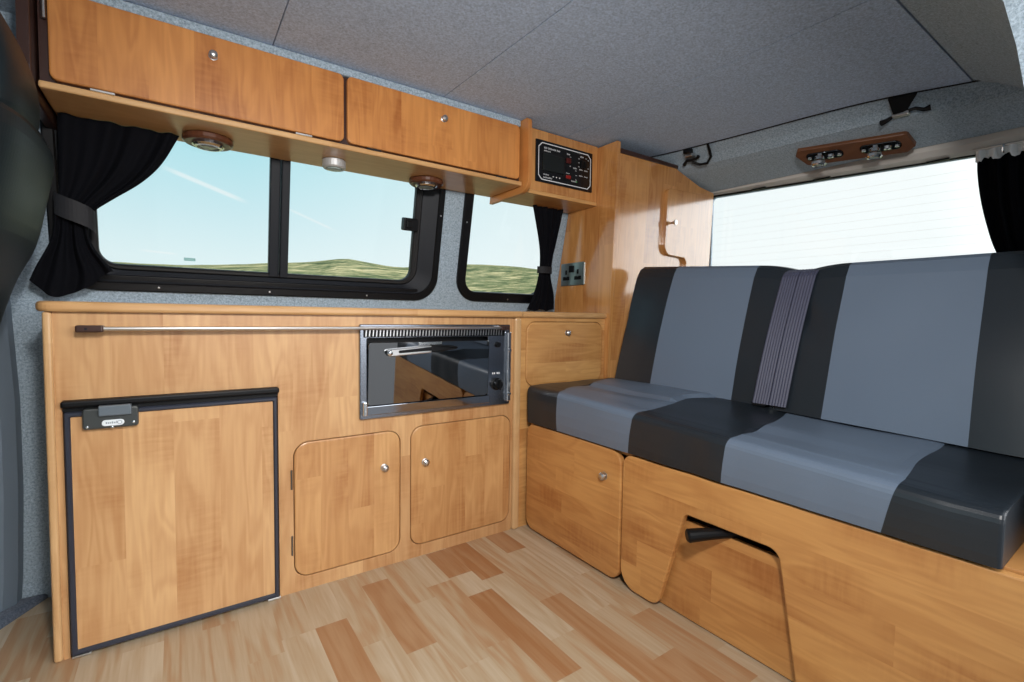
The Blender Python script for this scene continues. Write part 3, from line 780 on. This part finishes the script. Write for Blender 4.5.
# seat cushion: s = 0 front bottom .. 1 back top, underside keeps s of nearest
def seat_prof(y):
    zt = .548 + (y-.3)*.034 if y > .3 else .545
    zt = .540 + .045*max(0, min(1, (y-.25)/1.1))
    zb = .4405
    h = zt - zb
    pts = [(1.1420,zb,0.0),(1.1385,zb+h*.2,.03),(1.1370,zb+h*.45,.06),(1.1370,zb+h*.68,.09),(1.1378,zt-.020,.11),(1.1400,zt-.0125,.125),(1.1438,zt-.0065,.14),(1.1495,zt-.002,.155),(1.1570,zt+.0005,.17),(1.1710,zt+.002,.19),(1.1910,zt+.003,.22)]
    for i in range(16):
        x = 1.20 + i*.0275; pts.append((x, zt+.004 + (.030 - .028*max(0, min(1, (y-.25)/1.1)))*(i/15)**1.4, .25 + .75*i/15*1.0))
    pts += [(1.632,zt-.02,1.0),(1.64,zb+.03,1.0),(1.63,zb,1.0)]
    for i in range(6): pts.append((1.55 - i*.075, zb, 1.0 - (i+1)/7))
    return pts
sb = [lerpt([(0,1.520),(1,1.520)]),
      lerpt([(0,1.347),(.15,1.345),(.35,1.39),(.7,1.42),(1,1.44)]),
      lerpt([(0,1.003),(.15,.982),(.25,.975),(.5,.994),(.76,1.03),(.85,.99),(1,.93)]),
      lerpt([(0,.690),(.15,.676),(.25,.672),(.55,.685),(.85,.72),(1,.74)]),
      lerpt([(0,.347),(.15,.325),(.3,.330),(.5,.345),(.75,.340),(1,.352)]),
      lerpt([(0,.182),(1,.182)])]
def seat_wr(p, s, bi):
    if s > .2 and p.z > .5:
        a = math.sin(max(0, min(1, (s-.2)/.3))*PI/2)
        amp = .007 if bi in (1, 3) else .002
        d = noise.noise(Vector((p.x*9, p.y*2.2, 3.1 + bi)))
        ridge = math.sin((p.x*26 + p.y*5 + 1.5*noise.noise(Vector((p.x*4, p.y*4, 7)))))
        p.z += a*amp*(d + .55*ridge) + (.010*a if bi == 1 and s > .55 else 0)
    elif s <= .2 and p.x < 1.2:
        p.x += .004*noise.noise(Vector((1.3, p.y*11, p.z*9)))
    return p
bm = B(); cushion(bm, seat_prof, sb, [1,0,1,0,1], 16, .007, seat_wr)
tag(obj('seat_cushion', bm, [GREYLEA, BLACKLEA], None, 60, loc=(1.38,.85,.4405)), 'long striped grey and black leatherette seat cushion on the bench base', 'cushion')

def back_prof(y0, y1, xb0, xb1, zt0, zt1):
    def f(y):
        t = (y-y0)/(y1-y0); xb = xb0 + (xb1-xb0)*t; zt = zt0 + (zt1-zt0)*t
        zb = .541 + .045*max(0, min(1, (y-.25)/1.1)) + .029 - .025*max(0, min(1, (y-.25)/1.1))
        lean = .155; H = zt - zb
        fr_ = []
        for i in range(37):
            k = i/36*.90; bul = -.010*math.sin(PI*k)
            fr_.append((xb + lean*k + bul, zb + H*k, k))
        xt = xb + lean
        fr_ += [(xt-.008, zt-.030, .94), (xt+.004, zt-.012, .97), (xt+.022, zt-.002, .99), (xt+.05, zt, 1.0), (xt+.085, zt-.004, 1.0), (xt+.105, zt-.016, 1.0), (xt+.112, zt-.04, .97)]
        for i in range(6):
            k = .88 - i*.17; fr_.append((xb + lean*k + .125, zb + H*k, max(0, k)))
        fr_.append((xb+.11, zb, 0)); fr_.append((xb+.05, zb-.003, 0))
        return fr_
    return f
def bk_wr(seed, side):
    def w(p, s, bi):
        p.x += .004*noise.noise(Vector((p.y*6, p.z*6, seed)))
        if side and bi == 0 and .30 < s < .96 and p.x < 1.76:
            u = (p.y - .64)/.13
            g_ = math.sin(PI*max(0, min(1, (s-.30)/.66)))**2*max(0, min(1, u*1.1))
            p.x += .007*math.sin((s*2.2 - u*.55)*7.5)*g_
        if s > .5:
            e_ = max(0, (.93 - p.y)/.13) if not side else max(0, (p.y - .63)/.13)
            p.z -= .018*min(1, e_)**2*min(1, (s-.5)*2.2)
        return p
    return w
bb = [lerpt([(0,1.432),(1,1.440)]), lerpt([(0,1.258),(1,1.264)]), lerpt([(0,.916),(1,.926)]), lerpt([(0,.805),(1,.80)])]
bm = B(); cushion(bm, back_prof(1.45,.80,1.545,1.56,1.094,1.052), bb, [1,0,1], 10, .012, bk_wr(2, False))
tag(obj('backrest_cushion', bm, [GREYLEA, BLACKLEA], None, 60, loc=(1.65,1.12,.60)), 'striped backrest cushion next to the tall cupboard, left of the seat belts', 'cushion', 'backrest cushions of the bench')
bb = [lerpt([(0,.748),(1,.742)]), lerpt([(0,.620),(1,.625)]), lerpt([(0,.300),(1,.312)]), lerpt([(0,.195),(1,.195)])]
bm = B(); cushion(bm, back_prof(.77,.19,1.535,1.50,1.044,1.038), bb, [1,0,1], 14, .012, bk_wr(5, True))
tag(obj('backrest_cushion', bm, [GREYLEA, BLACKLEA], None, 60, loc=(1.65,.48,.60)), 'striped backrest cushion next to the rear curtain, right of the seat belts', 'cushion', 'backrest cushions of the bench')

# seat belts: ribbed webbing over the gap between the backrests
def belt(y0, w, tilt, label):
    bm = B()
    path = []
    for i in range(14):
        k = -.02 + i*.0705; path.append((1.530 + .155*k - .010*math.sin(PI*max(0,k)), .60 + .425*k))
    path += [(1.674,1.000),(1.686,1.012),(1.71,1.020),(1.745,1.020),(1.775,1.010),(1.80,.985),(1.80,.93)]
    prevt = None; nrib = 6; rings = []
    for i, (x, z) in enumerate(path):
        a = path[max(0,i-1)]; c = path[min(len(path)-1,i+1)]
        t = Vector((c[0]-a[0], 0, c[1]-a[1])).normalized(); nn = Vector((-t.z, 0, t.x))
        yc = y0 + tilt*(z-.6)
        row = []
        m = nrib*4
        for j in range(m+1):
            yv = yc + w/2 - w*j/m
            rib = .0022*abs(math.sin(PI*j/4))
            row.append(bm.verts.new(Vector((x, yv, z)) + nn*(.009 + rib)))
        for j in range(m, -1, -1):
            row.append(bm.verts.new(Vector((x, yc + w/2 - w*j/m, z)) + nn*.006))
        rings.append(row)
    for a, b_ in zip(rings, rings[1:]):
        for i in range(len(a)): bm.faces.new((a[i-1], a[i], b_[i], b_[i-1]))
    bm.faces.new(rings[0]); bm.faces.new(rings[-1][::-1])
    tag(obj('seat_belt', bm, BELT, None, 60, loc=(1.52,y0,.6)), label, 'seat belt', 'seat belts between the backrests')
belt(.795, .050, -.012, 'dark ribbed seat belt webbing, the left of the pair between the backrests')
belt(.742, .052, -.012, 'dark ribbed seat belt webbing, the right of the pair between the backrests')

# ================================================================== CURTAINS
def curtain(name, label, left, right, z0, z1, yfn, folds, amp, tie=None, n=90, rows=60, axis='X', hem=.0):
    """cloth between two edge tables; yfn(z) = distance plane; axis X runs along the side wall"""
    t = thing(name, label, 'curtain', (0,0,0)) if False else None
    bm = B(); R = []
    for r in range(rows+1):
        row = []
        for c in range(n+1):
            u = c/n
            zb = z0(u) if callable(z0) else z0
            z = zb + (z1-zb)*r/rows
            l, rr = smooth(left, z), smooth(right, z); wid = rr - l
            ph = folds*2*PI*u + .9*math.sin(3*u + 2*z) 
            d = amp*(.6*math.sin(ph) + .4*math.sin(ph*1.7 + 1.3 + 3*z))*(1 if not tie else (.35 + .65*min(1, abs(z-tie)/.12)))
            zz = z + (hem*math.sin(ph*.7) if r == 0 else 0)
            a = l + wid*u
            row.append(bm.verts.new((a, yfn(z) - d, zz) if axis == 'X' else (yfn(z) - d, a, zz)))
        R.append(row)
    for a, b_ in zip(R, R[1:]):
        for c in range(n): bm.faces.new((a[c], a[c+1], b_[c+1], b_[c]))
    # back layer for thickness
    geo = bmesh.ops.duplicate(bm, geom=bm.verts[:] + bm.edges[:] + bm.faces[:])['geom']
    off = Vector((0,.004,0)) if axis == 'X' else Vector((.004,0,0))
    dup = [g for g in geo if isinstance(g, bmesh.types.BMVert)]
    for v in dup: v.co += off
    return bm
def tieband(bm, a0, a1, z0, z1, y, th, tiltz, axis='X'):
    pts = []
    for i in range(17):
        u = i/16; ang = PI*u
        a = a0 + (a1-a0)*(.5 - .5*math.cos(ang)); d = y - th*math.sin(ang)
        pts.append((a, d, tiltz*(u-.5)))
    lo = [bm.verts.new((a, d, z0+t) if axis == 'X' else (d, a, z0+t)) for a, d, t in pts]
    hi = [bm.verts.new((a, d, z1+t) if axis == 'X' else (d, a, z1+t)) for a, d, t in pts]
    lo2 = [bm.verts.new((a, d+.004, z0+t) if axis == 'X' else (d+.004, a, z0+t)) for a, d, t in pts]
    hi2 = [bm.verts.new((a, d+.004, z1+t) if axis == 'X' else (d+.004, a, z1+t)) for a, d, t in pts]
    for i in range(16):
        bm.faces.new((lo[i],lo[i+1],hi[i+1],hi[i])); bm.faces.new((lo2[i],hi2[i],hi2[i+1],lo2[i+1]))
        bm.faces.new((hi[i],hi[i+1],hi2[i+1],hi2[i])); bm.faces.new((lo[i],lo2[i],lo2[i+1],lo[i+1]))
    return bm
SHEEN = CURTAIN
c1 = thing('curtain', 'large black curtain tied back beside the driver seat at the window', 'curtain', (-.2, 1.86, .92), 'black curtains in the van')
bm = curtain('c', '', [(.905,-.348),(.97,-.325),(1.06,-.285),(1.12,-.275),(1.2,-.262),(1.384,-.255)],
             [(.915,-.148),(.966,-.150),(1.03,-.190),(1.07,-.205),(1.115,-.205),(1.142,-.192),(1.18,-.150),(1.235,-.085),(1.293,-.036),(1.384,.012)],
             lambda u: .94 - .045*math.sin(PI*min(1, u*1.25)) + .035*u*u, 1.384, lambda z: wallY(z) - .075, 3.6, .011, tie=1.13, hem=.004)
obj('cloth', bm, SHEEN, c1, 80)
bm = tieband(B(), -.276, -.190, 1.105, 1.165, wallY(1.13)-.072, .026, -.05); obj('tie_band', bm, simple('tie_band_cloth', RGB(18,19,25), .7, bump=.2, bscale=700), c1, 60)
c2 = thing('curtain', 'narrow black curtain tied back at the small window beside the socket', 'curtain', (1.48, 1.86, .91), 'black curtains in the van')
bm = curtain('c', '', [(.892,1.395),(.97,1.425),(1.06,1.440),(1.12,1.438),(1.2,1.420),(1.376,1.352)],
             [(.892,1.560),(.97,1.545),(1.06,1.512),(1.12,1.505),(1.2,1.512),(1.376,1.535)],
             .895, 1.376, lambda z: wallY(z) - .05, 3.5, .012, tie=1.09, n=60, hem=.004)
obj('cloth', bm, SHEEN, c2, 80)
bm = tieband(B(), 1.432, 1.516, 1.072, 1.105, wallY(1.09)-.046, .026, .0); obj('tie_band', bm, simple('tie_band_cloth_small', RGB(18,19,25), .7, bump=.2, bscale=700), c2, 60)
c3 = thing('curtain', 'black curtain with white header tape hanging at the rear window', 'curtain', (2.33, .34, 1.05), 'black curtains in the van')
bm = curtain('c', '', [(1.0,.20),(1.48,.17)], [(1.0,.380),(1.118,.432),(1.2,.456),(1.3,.478),(1.40,.492),(1.48,.496)],
             1.0, 1.462, lambda z: 2.372, 7.5, .010, n=110, axis='Y', hem=.0)
obj('cloth', bm, SHEEN, c3, 80)
bm = B(); yv = .474; R1 = []
rt = random.Random(8)
for i in range(61):
    y = .497 - .31*i/60; d = .010*math.sin(i*.83)
    sc_ = .022*(1 if (i % 9) < 4 else .45) + rt.uniform(0,.005)
    R1.append([bm.verts.new((2.360-d, y, 1.464 - sc_ - .004)), bm.verts.new((2.360-d, y, 1.474)), bm.verts.new((2.366-d, y, 1.474)), bm.verts.new((2.366-d, y, 1.464 - sc_ - .004))])
for a, b_ in zip(R1, R1[1:]):
    for i in range(4): bm.faces.new((a[i-1], a[i], b_[i], b_[i-1]))
obj('header_tape', bm, TAPE, c3, 60)
for y in (.425, .372, .32, .27):
    bm = B(); tube(bm, [(2.352,y,1.478),(2.348,y,1.468),(2.350,y,1.455),(2.356,y,1.452)], .0035, 8); obj('hook', bm, CHROME, c3, 60)
rail = B(); tube(rail, [(2.362,.505,1.481),(2.362,.15,1.475)], .005, 8)
tag(obj('curtain_rail', rail, SATIN, None, 60, loc=(2.362,.3,1.478)), 'short rail carrying the curtain at the rear window', 'rail')

# ================================================================== REAR HEADER FITTINGS
def hz(y, x):                                     # height of the dark header slope
    p = hprofile(y); (xa, za), (xb, zb) = p[4], p[5]
    return za + (zb-za)*(x-xa)/(xb-xa)
ls = thing('spotlight_bar', 'wooden plate with two chrome swivel spotlights above the rear window', 'light', (2.24, .84, 1.55))
ol = rpoly([(1.005,-.048,.0),(1.022,-.020,.0),(.998,.036,.012),(.680,.038,.012),(.652,.014,0),(.664,-.046,.012)], 4)
def FH(u, v, d):
    x = 2.232 + v + (.84-u)*.26; return (x - d*.3, u, hz(u, x) - d - (v+.048)*.34)
bm = B(); slab(bm, ol, FH, -.004, .013, .003); obj('plate', bm, W_DARK, ls)
for yc in (.925, .748):
    bm = B(); slab(bm, rrect(yc-.062,-.028,yc+.062,.010,.018,6), FH, .0128, .017, .002); sp_ = obj('spotlight', bm, simple('spot_base', RGB(70,72,74), .2, 1.0), ls)
    bm = B()
    for k in (-.05,.05): lathe(bm, [(0,0),(.008,0),(.007,.006),(0,.007)], FH(yc+k,-.009,.017), (-.13,0,-1), 12)
    for k in (-.022, .022): lathe(bm, [(0,0),(.013,0),(.011,.010),(0,.012)], FH(yc+k,-.009,.017), (-.13,0,-1), 12)
    obj('screw', bm, CHROME, sp_, 50)
    p0 = Vector(FH(yc+.012, -.020, .015)); dr = Vector((.0,.04,-1)).normalized()
    bm = B(); lathe(bm, [(0,0),(.010,0),(.010,.008),(.016,.011),(.018,.022),(.011,.025),(.011,.028)], p0, dr, 16); obj('stem', bm, CHROME, sp_, 50)
    bm = B(); lathe(bm, [(0,.026),(.020,.026),(.027,.032),(.027,.041),(.023,.048),(.019,.046),(.018,.039),(0,.039)], p0, dr, 20); hd = obj('head', bm, CHROME, sp_, 50)
    bm = B(); lathe(bm, [(0,.0395),(.018,.0395),(.012,.044),(0,.045)], p0, dr, 18); obj('lens', bm, FROST, hd, 50)
def hl(y, x):                                     # height of the pale band
    p = hprofile(y); (xa, za), (xb, zb) = p[1], p[3]
    return za + (zb-za)*(x-xa)/(xb-xa)
h1 = thing('roof_catch', 'black strap catch with a cable loop at the headlining edge near the tall cupboard', 'catch', (1.96, 1.40, 1.62), 'roof catches at the rear of the headlining')
def hp(y, dx, off=.006):
    x = seam(y) + dx; return Vector((x - off*.5, y, hl(y, x) - off))
bm = B(); box(bm, tuple(hp(1.405,.004) + Vector((-.006,-.018,-.016))), tuple(hp(1.405,.004) + Vector((.02,.018,.004))), .002); obj('strap', bm, BLACK, h1)
bm = B(); box(bm, tuple(hp(1.41,.034) + Vector((-.016,-.020,-.012))), tuple(hp(1.41,.034) + Vector((.018,.018,.004))), .003); obj('buckle', bm, SATIN, h1)
bm = B(); tube(bm, [hp(1.46,.075,.012), hp(1.435,.055,.014), hp(1.41,.055,.016), hp(1.385,.052,.014), hp(1.375,.045,.012)], [.009,.007,.007,.006,.009], 8); obj('lever', bm, BLACK, h1)
bm = B(); tube(bm, [hp(1.415,.065,.016), hp(1.39,.085,.018), hp(1.355,.085,.018), hp(1.325,.06,.014), hp(1.315,.03,.010), hp(1.31,.0,.004)], .006, 8); obj('cable', bm, BLACK, h1)
h2 = thing('roof_catch', 'black wedge-shaped strap catch at the headlining edge above the spotlights', 'catch', (2.09, .64, 1.62), 'roof catches at the rear of the headlining')
bm = B()
q = [hp(.672,.002,.004), hp(.598,.002,.004), hp(.632,.040,.008), hp(.668,.044,.008)]
q2 = [p + Vector((-.006,0,-.012)) for p in q]
va = [bm.verts.new(p) for p in q]; vb = [bm.verts.new(p) for p in q2]
for i in range(4): bm.faces.new((va[i-1], va[i], vb[i], vb[i-1]))
bm.faces.new(va[::-1]); bm.faces.new(vb)
obj('strap', bm, BLACK, h2)
bm = B(); box(bm, tuple(hp(.652,.052) + Vector((-.014,-.026,-.014))), tuple(hp(.652,.052) + Vector((.010,.022,.0))), .003); obj('buckle', bm, SATIN, h2)
bm = B(); tube(bm, [hp(.708,.070,.014), hp(.693,.064,.016), hp(.675,.054,.018)], [.011,.009,.006], 8); obj('lever_tip', bm, BLACK, h2)
bm = B(); tube(bm, [hp(.632,.042,.016), hp(.610,.038,.016), hp(.590,.044,.016), hp(.572,.040,.016)], [.006,.006,.007,.011], 8); obj('lever', bm, BLACK, h2)

# ================================================================== DRIVER SEAT (left edge)
ds = thing('driver_seat', 'dark leather front seat at the left edge beside the black curtain', 'seat', (-.5, 1.45, 0))
def loft(bm, secs, n=28, p=3.2):
    n = 110
    R = []
    for (z, xb, xf, ya, yb, zo) in secs:
        cx, cy, rx, ry = (xb+xf)/2, (ya+yb)/2, (xb-xf)/2, (yb-ya)/2; row = []
        for k in range(n):
            a = 2*PI*k/n; c, s = math.cos(a), math.sin(a)
            row.append(bm.verts.new((cx + rx*math.copysign(abs(c)**(2/p), c), cy + ry*math.copysign(abs(s)**(2/p), s), z)))
        R.append(row)
    for a, b_ in zip(R, R[1:]):
        for k in range(n): bm.faces.new((a[k-1], a[k], b_[k], b_[k-1]))
    bm.faces.new(R[0][::-1]); bm.faces.new(R[-1])
    return bm
bprof = [(.42,-.33),(.60,-.305),(.77,-.272),(.906,-.236),(.973,-.208),(1.059,-.190),(1.11,-.181),(1.14,-.182),(1.165,-.196),(1.185,-.225),(1.195,-.26)]
bm = B(); secs = []
for i in range(40):
    z = .42 + (1.195-.42)*i/39
    xb = smooth(bprof, z)*1.34; k = max(0, (z-1.10)/.095)
    secs.append((.86+(z-.86)*1.34, xb+.006, xb-.17+.05*k, 1.235+.05*k*k, 1.70-.05*k*k, 0))
loft(bm, secs, 40); obj('backrest', bm, SEATLEA, ds, 60)
hprof = [(1.235,-.275),(1.25,-.258),(1.28,-.250),(1.32,-.248),(1.36,-.252),(1.43,-.272),(1.496,-.306),(1.53,-.345)]
bm = B(); secs = []
for i in range(30):
    z = 1.235 + .295*i/29; xb = smooth(hprof, z)*.957; k = max(0, (z-1.45)/.08); k2 = max(0, (1.26-z)/.025)
    secs.append((.86+(z-.86)*.957, xb, xb-.12+.03*k+.02*k2, 1.26+.03*k*k+.02*k2, 1.53-.03*k*k-.01*k2, 0))
loft(bm, secs, 36); hr = obj('headrest', bm, SEATLEA, ds, 60)
bm = B(); tube(bm, [(-.32,1.300,1.305),(-.305,1.285,1.31),(-.29,1.275,1.305),(-.29,1.272,1.28)], .0045, 8); obj('headrest_post', bm, CHROME, hr, 60)
bm = B(); secs = [(.30,-.48,-1.0,1.22,1.72,0),(.33,-.46,-1.02,1.20,1.74,0),(.42,-.46,-1.03,1.20,1.74,0),(.45,-.48,-1.0,1.22,1.72,0)]
loft(bm, secs, 36); obj('seat_base', bm, SEATLEA, ds, 60)
bm = B(); box(bm, (-.95,1.28,.021),(-.55,1.66,.30),.02); obj('pedestal', bm, BLACK, ds)

# ================================================================== OUTSIDE
RIDGE = [(-60,2.5),(-30,3.4),(-5,4.3),(1,4.5),(7,5.05),(12,5.5),(15.6,5.95),(18,5.7),(22,5.25),(26,5.6),(30,5.85),(37,5.55),(45,4.2),(57,3.2),(80,2.5),(110,2.0)]
bm = B(); R = []
for i in range(171):
    az = -60 + i; row = []
    e = math.tan(math.radians(smooth(RIDGE, az)))
    for j in range(60):
        r = 6 + 84*(j/59)**1.25
        k = max(0, (r-8)/72); k = k*k*(3-2*k) if k < 1 else 1
        top = .86 + 80*e
        h = -.55 + (top+.55)*(.42*k + .58*k**2.2)
        P = Vector((r*math.sin(math.radians(az)), r*math.cos(math.radians(az)), 0))
        h += (.5*noise.noise(P*.09) + .25*noise.noise(P*.3))*min(1, k*2.2)*(1 if k < .9 else .4)
        if r > 82: h -= (r-82)*.4
        P.z = h; row.append(bm.verts.new(P))
    R.append(row)
for a, b_ in zip(R, R[1:]):
    for j in range(59): bm.faces.new((a[j], a[j+1], b_[j+1], b_[j]))
hill = struct('hillside', bm, HILL, 180)
bm = B(); n = 48
vs = [bm.verts.new((90*math.cos(2*PI*k/n), 90*math.sin(2*PI*k/n), -.56)) for k in range(n)]; bm.faces.new(vs)
struct('ground', bm, simple('tarmac', RGB(104,103,104), .95, bump=.3, bscale=20))

# ================================================================== LIGHT
w = bpy.data.worlds.new('sky'); sc.world = w; w.use_nodes = True
nt = w.node_tree; L = nt.links.new; bg = nt.nodes['Background']
geo = N(nt, 'ShaderNodeTexCoord'); sp = N(nt, 'ShaderNodeSeparateXYZ'); L(geo.outputs['Generated'], sp.inputs[0])
el = ramp(nt, [(.0, (.80,.93,.96,1)), (.09, (.80,.945,.975,1)), (.17, (.66,.88,.94,1)), (.27, (.50,.82,.90,1)), (.6, (.30,.58,.82,1)), (1, (.20,.42,.72,1))])
L(sp.outputs['Z'], el.inputs[0])
rearw = N(nt, 'ShaderNodeMapRange'); rearw.inputs['From Min'].default_value = .10; rearw.inputs['From Max'].default_value = .93; L(sp.outputs['X'], rearw.inputs['Value'])
mx = N(nt, 'ShaderNodeMix', data_type='RGBA'); L(rearw.outputs[0], mx.inputs[0]); L(el.outputs[0], mx.inputs[6]); mx.inputs[7].default_value = (1.02,1.06,1.07,1)
# two thin vapour trails on the kitchen side
def dirv(az, e):
    az, e = math.radians(az), math.radians(e); return Vector((math.sin(az)*math.cos(e), math.cos(az)*math.cos(e), math.sin(e)))
cur = mx.outputs[2]
for (a0, e0, a1, e1, wd, st) in ((-1.2,13.6,6.2,11.2,.0055,.55), (9.5,11.2,14.8,9.1,.0035,.35), (-3,5.75,.2,5.6,.0025,.35)):
    p0, p1 = dirv(a0,e0), dirv(a1,e1); nn = p0.cross(p1).normalized(); al = (p1-p0).normalized(); mid = al.dot((p0+p1)/2); half = (p1-p0).length/2
    d1 = N(nt, 'ShaderNodeVectorMath', operation='DOT_PRODUCT'); L(geo.outputs['Generated'], d1.inputs[0]); d1.inputs[1].default_value = nn
    ab = N(nt, 'ShaderNodeMath', operation='ABSOLUTE'); L(d1.outputs['Value'], ab.inputs[0])
    m1 = N(nt, 'ShaderNodeMapRange', interpolation_type='SMOOTHSTEP'); m1.inputs['From Min'].default_value = wd; m1.inputs['From Max'].default_value = wd*.2; L(ab.outputs[0], m1.inputs['Value'])
    d2 = N(nt, 'ShaderNodeVectorMath', operation='DOT_PRODUCT'); L(geo.outputs['Generated'], d2.inputs[0]); d2.inputs[1].default_value = al
    sb_ = N(nt, 'ShaderNodeMath', operation='SUBTRACT'); L(d2.outputs['Value'], sb_.inputs[0]); sb_.inputs[1].default_value = mid
    a2 = N(nt, 'ShaderNodeMath', operation='ABSOLUTE'); L(sb_.outputs[0], a2.inputs[0])
    m2 = N(nt, 'ShaderNodeMapRange', interpolation_type='SMOOTHSTEP'); m2.inputs['From Min'].default_value = half*1.1; m2.inputs['From Max'].default_value = half*.5; L(a2.outputs[0], m2.inputs['Value'])
    mu = N(nt, 'ShaderNodeMath', operation='MULTIPLY'); L(m1.outputs[0], mu.inputs[0]); L(m2.outputs[0], mu.inputs[1])
    m3 = N(nt, 'ShaderNodeMath', operation='MULTIPLY'); L(mu.outputs[0], m3.inputs[0]); m3.inputs[1].default_value = st
    mm = N(nt, 'ShaderNodeMix', data_type='RGBA'); L(m3.outputs[0], mm.inputs[0]); L(cur, mm.inputs[6]); mm.inputs[7].default_value = (1,1,1,1); cur = mm.outputs[2]
# sky strength raised towards the open door, added to light the interior
door_boost = N(nt, 'ShaderNodeMapRange', interpolation_type='SMOOTHSTEP'); door_boost.inputs['From Min'].default_value = 0.0; door_boost.inputs['From Max'].default_value = -.7
door_boost.inputs['To Min'].default_value = 1.0; door_boost.inputs['To Max'].default_value = 1.35; L(sp.outputs['Y'], door_boost.inputs['Value'])
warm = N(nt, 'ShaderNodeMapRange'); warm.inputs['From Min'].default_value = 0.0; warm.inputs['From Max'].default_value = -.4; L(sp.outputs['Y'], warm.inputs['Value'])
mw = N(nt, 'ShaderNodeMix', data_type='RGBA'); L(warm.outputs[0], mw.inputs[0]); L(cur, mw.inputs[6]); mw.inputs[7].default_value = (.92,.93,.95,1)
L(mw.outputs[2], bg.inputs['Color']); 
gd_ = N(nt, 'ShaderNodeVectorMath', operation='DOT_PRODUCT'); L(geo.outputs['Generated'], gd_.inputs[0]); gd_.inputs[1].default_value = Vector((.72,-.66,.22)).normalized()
glow = N(nt, 'ShaderNodeMapRange', interpolation_type='SMOOTHSTEP'); glow.inputs['From Min'].default_value = .55; glow.inputs['From Max'].default_value = 1.0; glow.inputs['To Max'].default_value = 4.6  # added sky lobe that brightens the tall cupboard's reflection and the interior
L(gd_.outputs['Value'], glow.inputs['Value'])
# added dimming of the sky, front of the door side, to darken the bench
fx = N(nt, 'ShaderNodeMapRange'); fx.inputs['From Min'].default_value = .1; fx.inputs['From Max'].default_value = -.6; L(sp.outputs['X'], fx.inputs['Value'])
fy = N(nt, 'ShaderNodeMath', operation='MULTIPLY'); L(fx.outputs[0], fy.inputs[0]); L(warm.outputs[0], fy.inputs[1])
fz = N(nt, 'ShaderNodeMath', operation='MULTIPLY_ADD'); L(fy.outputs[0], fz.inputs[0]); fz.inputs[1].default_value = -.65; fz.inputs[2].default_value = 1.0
fs = N(nt, 'ShaderNodeMath', operation='MULTIPLY'); L(fz.outputs[0], fs.inputs[0]); L(door_boost.outputs[0], fs.inputs[1])
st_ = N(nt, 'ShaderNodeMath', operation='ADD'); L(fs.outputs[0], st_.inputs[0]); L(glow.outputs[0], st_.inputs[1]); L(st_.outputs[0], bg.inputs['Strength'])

sun = bpy.data.lights.new('sun', 'SUN'); sun.energy = 3.5; sun.angle = .01; sun.color = (1,.95,.86)
so = bpy.data.objects.new('sun', sun); COL.objects.link(so); so.location = (-3,-2,4)
so.rotation_euler = Vector((.45,-.12,-.88)).to_track_quat('-Z', 'Y').to_euler()
# the photographer's flash, held up beside the camera
fl = bpy.data.lights.new('camera_flash', 'AREA'); fl.shape = 'DISK'; fl.size = .16; fl.energy = 18; fl.color = (1,.96,.92); fl.spread = math.radians(150)
fo = bpy.data.objects.new('camera_flash', fl); COL.objects.link(fo); fo.location = (.12,-.10,1.42)
fo.rotation_euler = Vector((.50,.85,-.22)).to_track_quat('-Z', 'Y').to_euler()

# ================================================================== CAMERA
yaw, pitch, roll, f = math.radians(34.8), math.radians(-2.9), math.radians(.8), 480.0
fw = Vector((math.sin(yaw)*math.cos(pitch), math.cos(yaw)*math.cos(pitch), math.sin(pitch)))
r = Vector((math.cos(yaw), -math.sin(yaw), 0)); u = r.cross(fw)
r2 = r*math.cos(roll) + u*math.sin(roll); u2 = -r*math.sin(roll) + u*math.cos(roll)
from mathutils import Matrix
cd = bpy.data.cameras.new('camera'); cd.sensor_width = 36; cd.lens = f*36/1024; cd.clip_start = .02; cd.clip_end = 500
co = bpy.data.objects.new('camera', cd); COL.objects.link(co)
M = Matrix(((r2.x,u2.x,-fw.x,0),(r2.y,u2.y,-fw.y,0),(r2.z,u2.z,-fw.z,.86),(0,0,0,1)))
co.matrix_world = M
sc.camera = co
vs = sc.view_settings
vs.view_transform = 'Standard'; vs.look = 'None'; vs.gamma = 1; vs.use_curve_mapping = False; vs.exposure = 0.0
sc.cycles.use_denoising = True
sc.cycles.max_bounces = 10; sc.cycles.diffuse_bounces = 6; sc.cycles.transparent_max_bounces = 12
sc.cycles.sample_clamp_indirect = 6
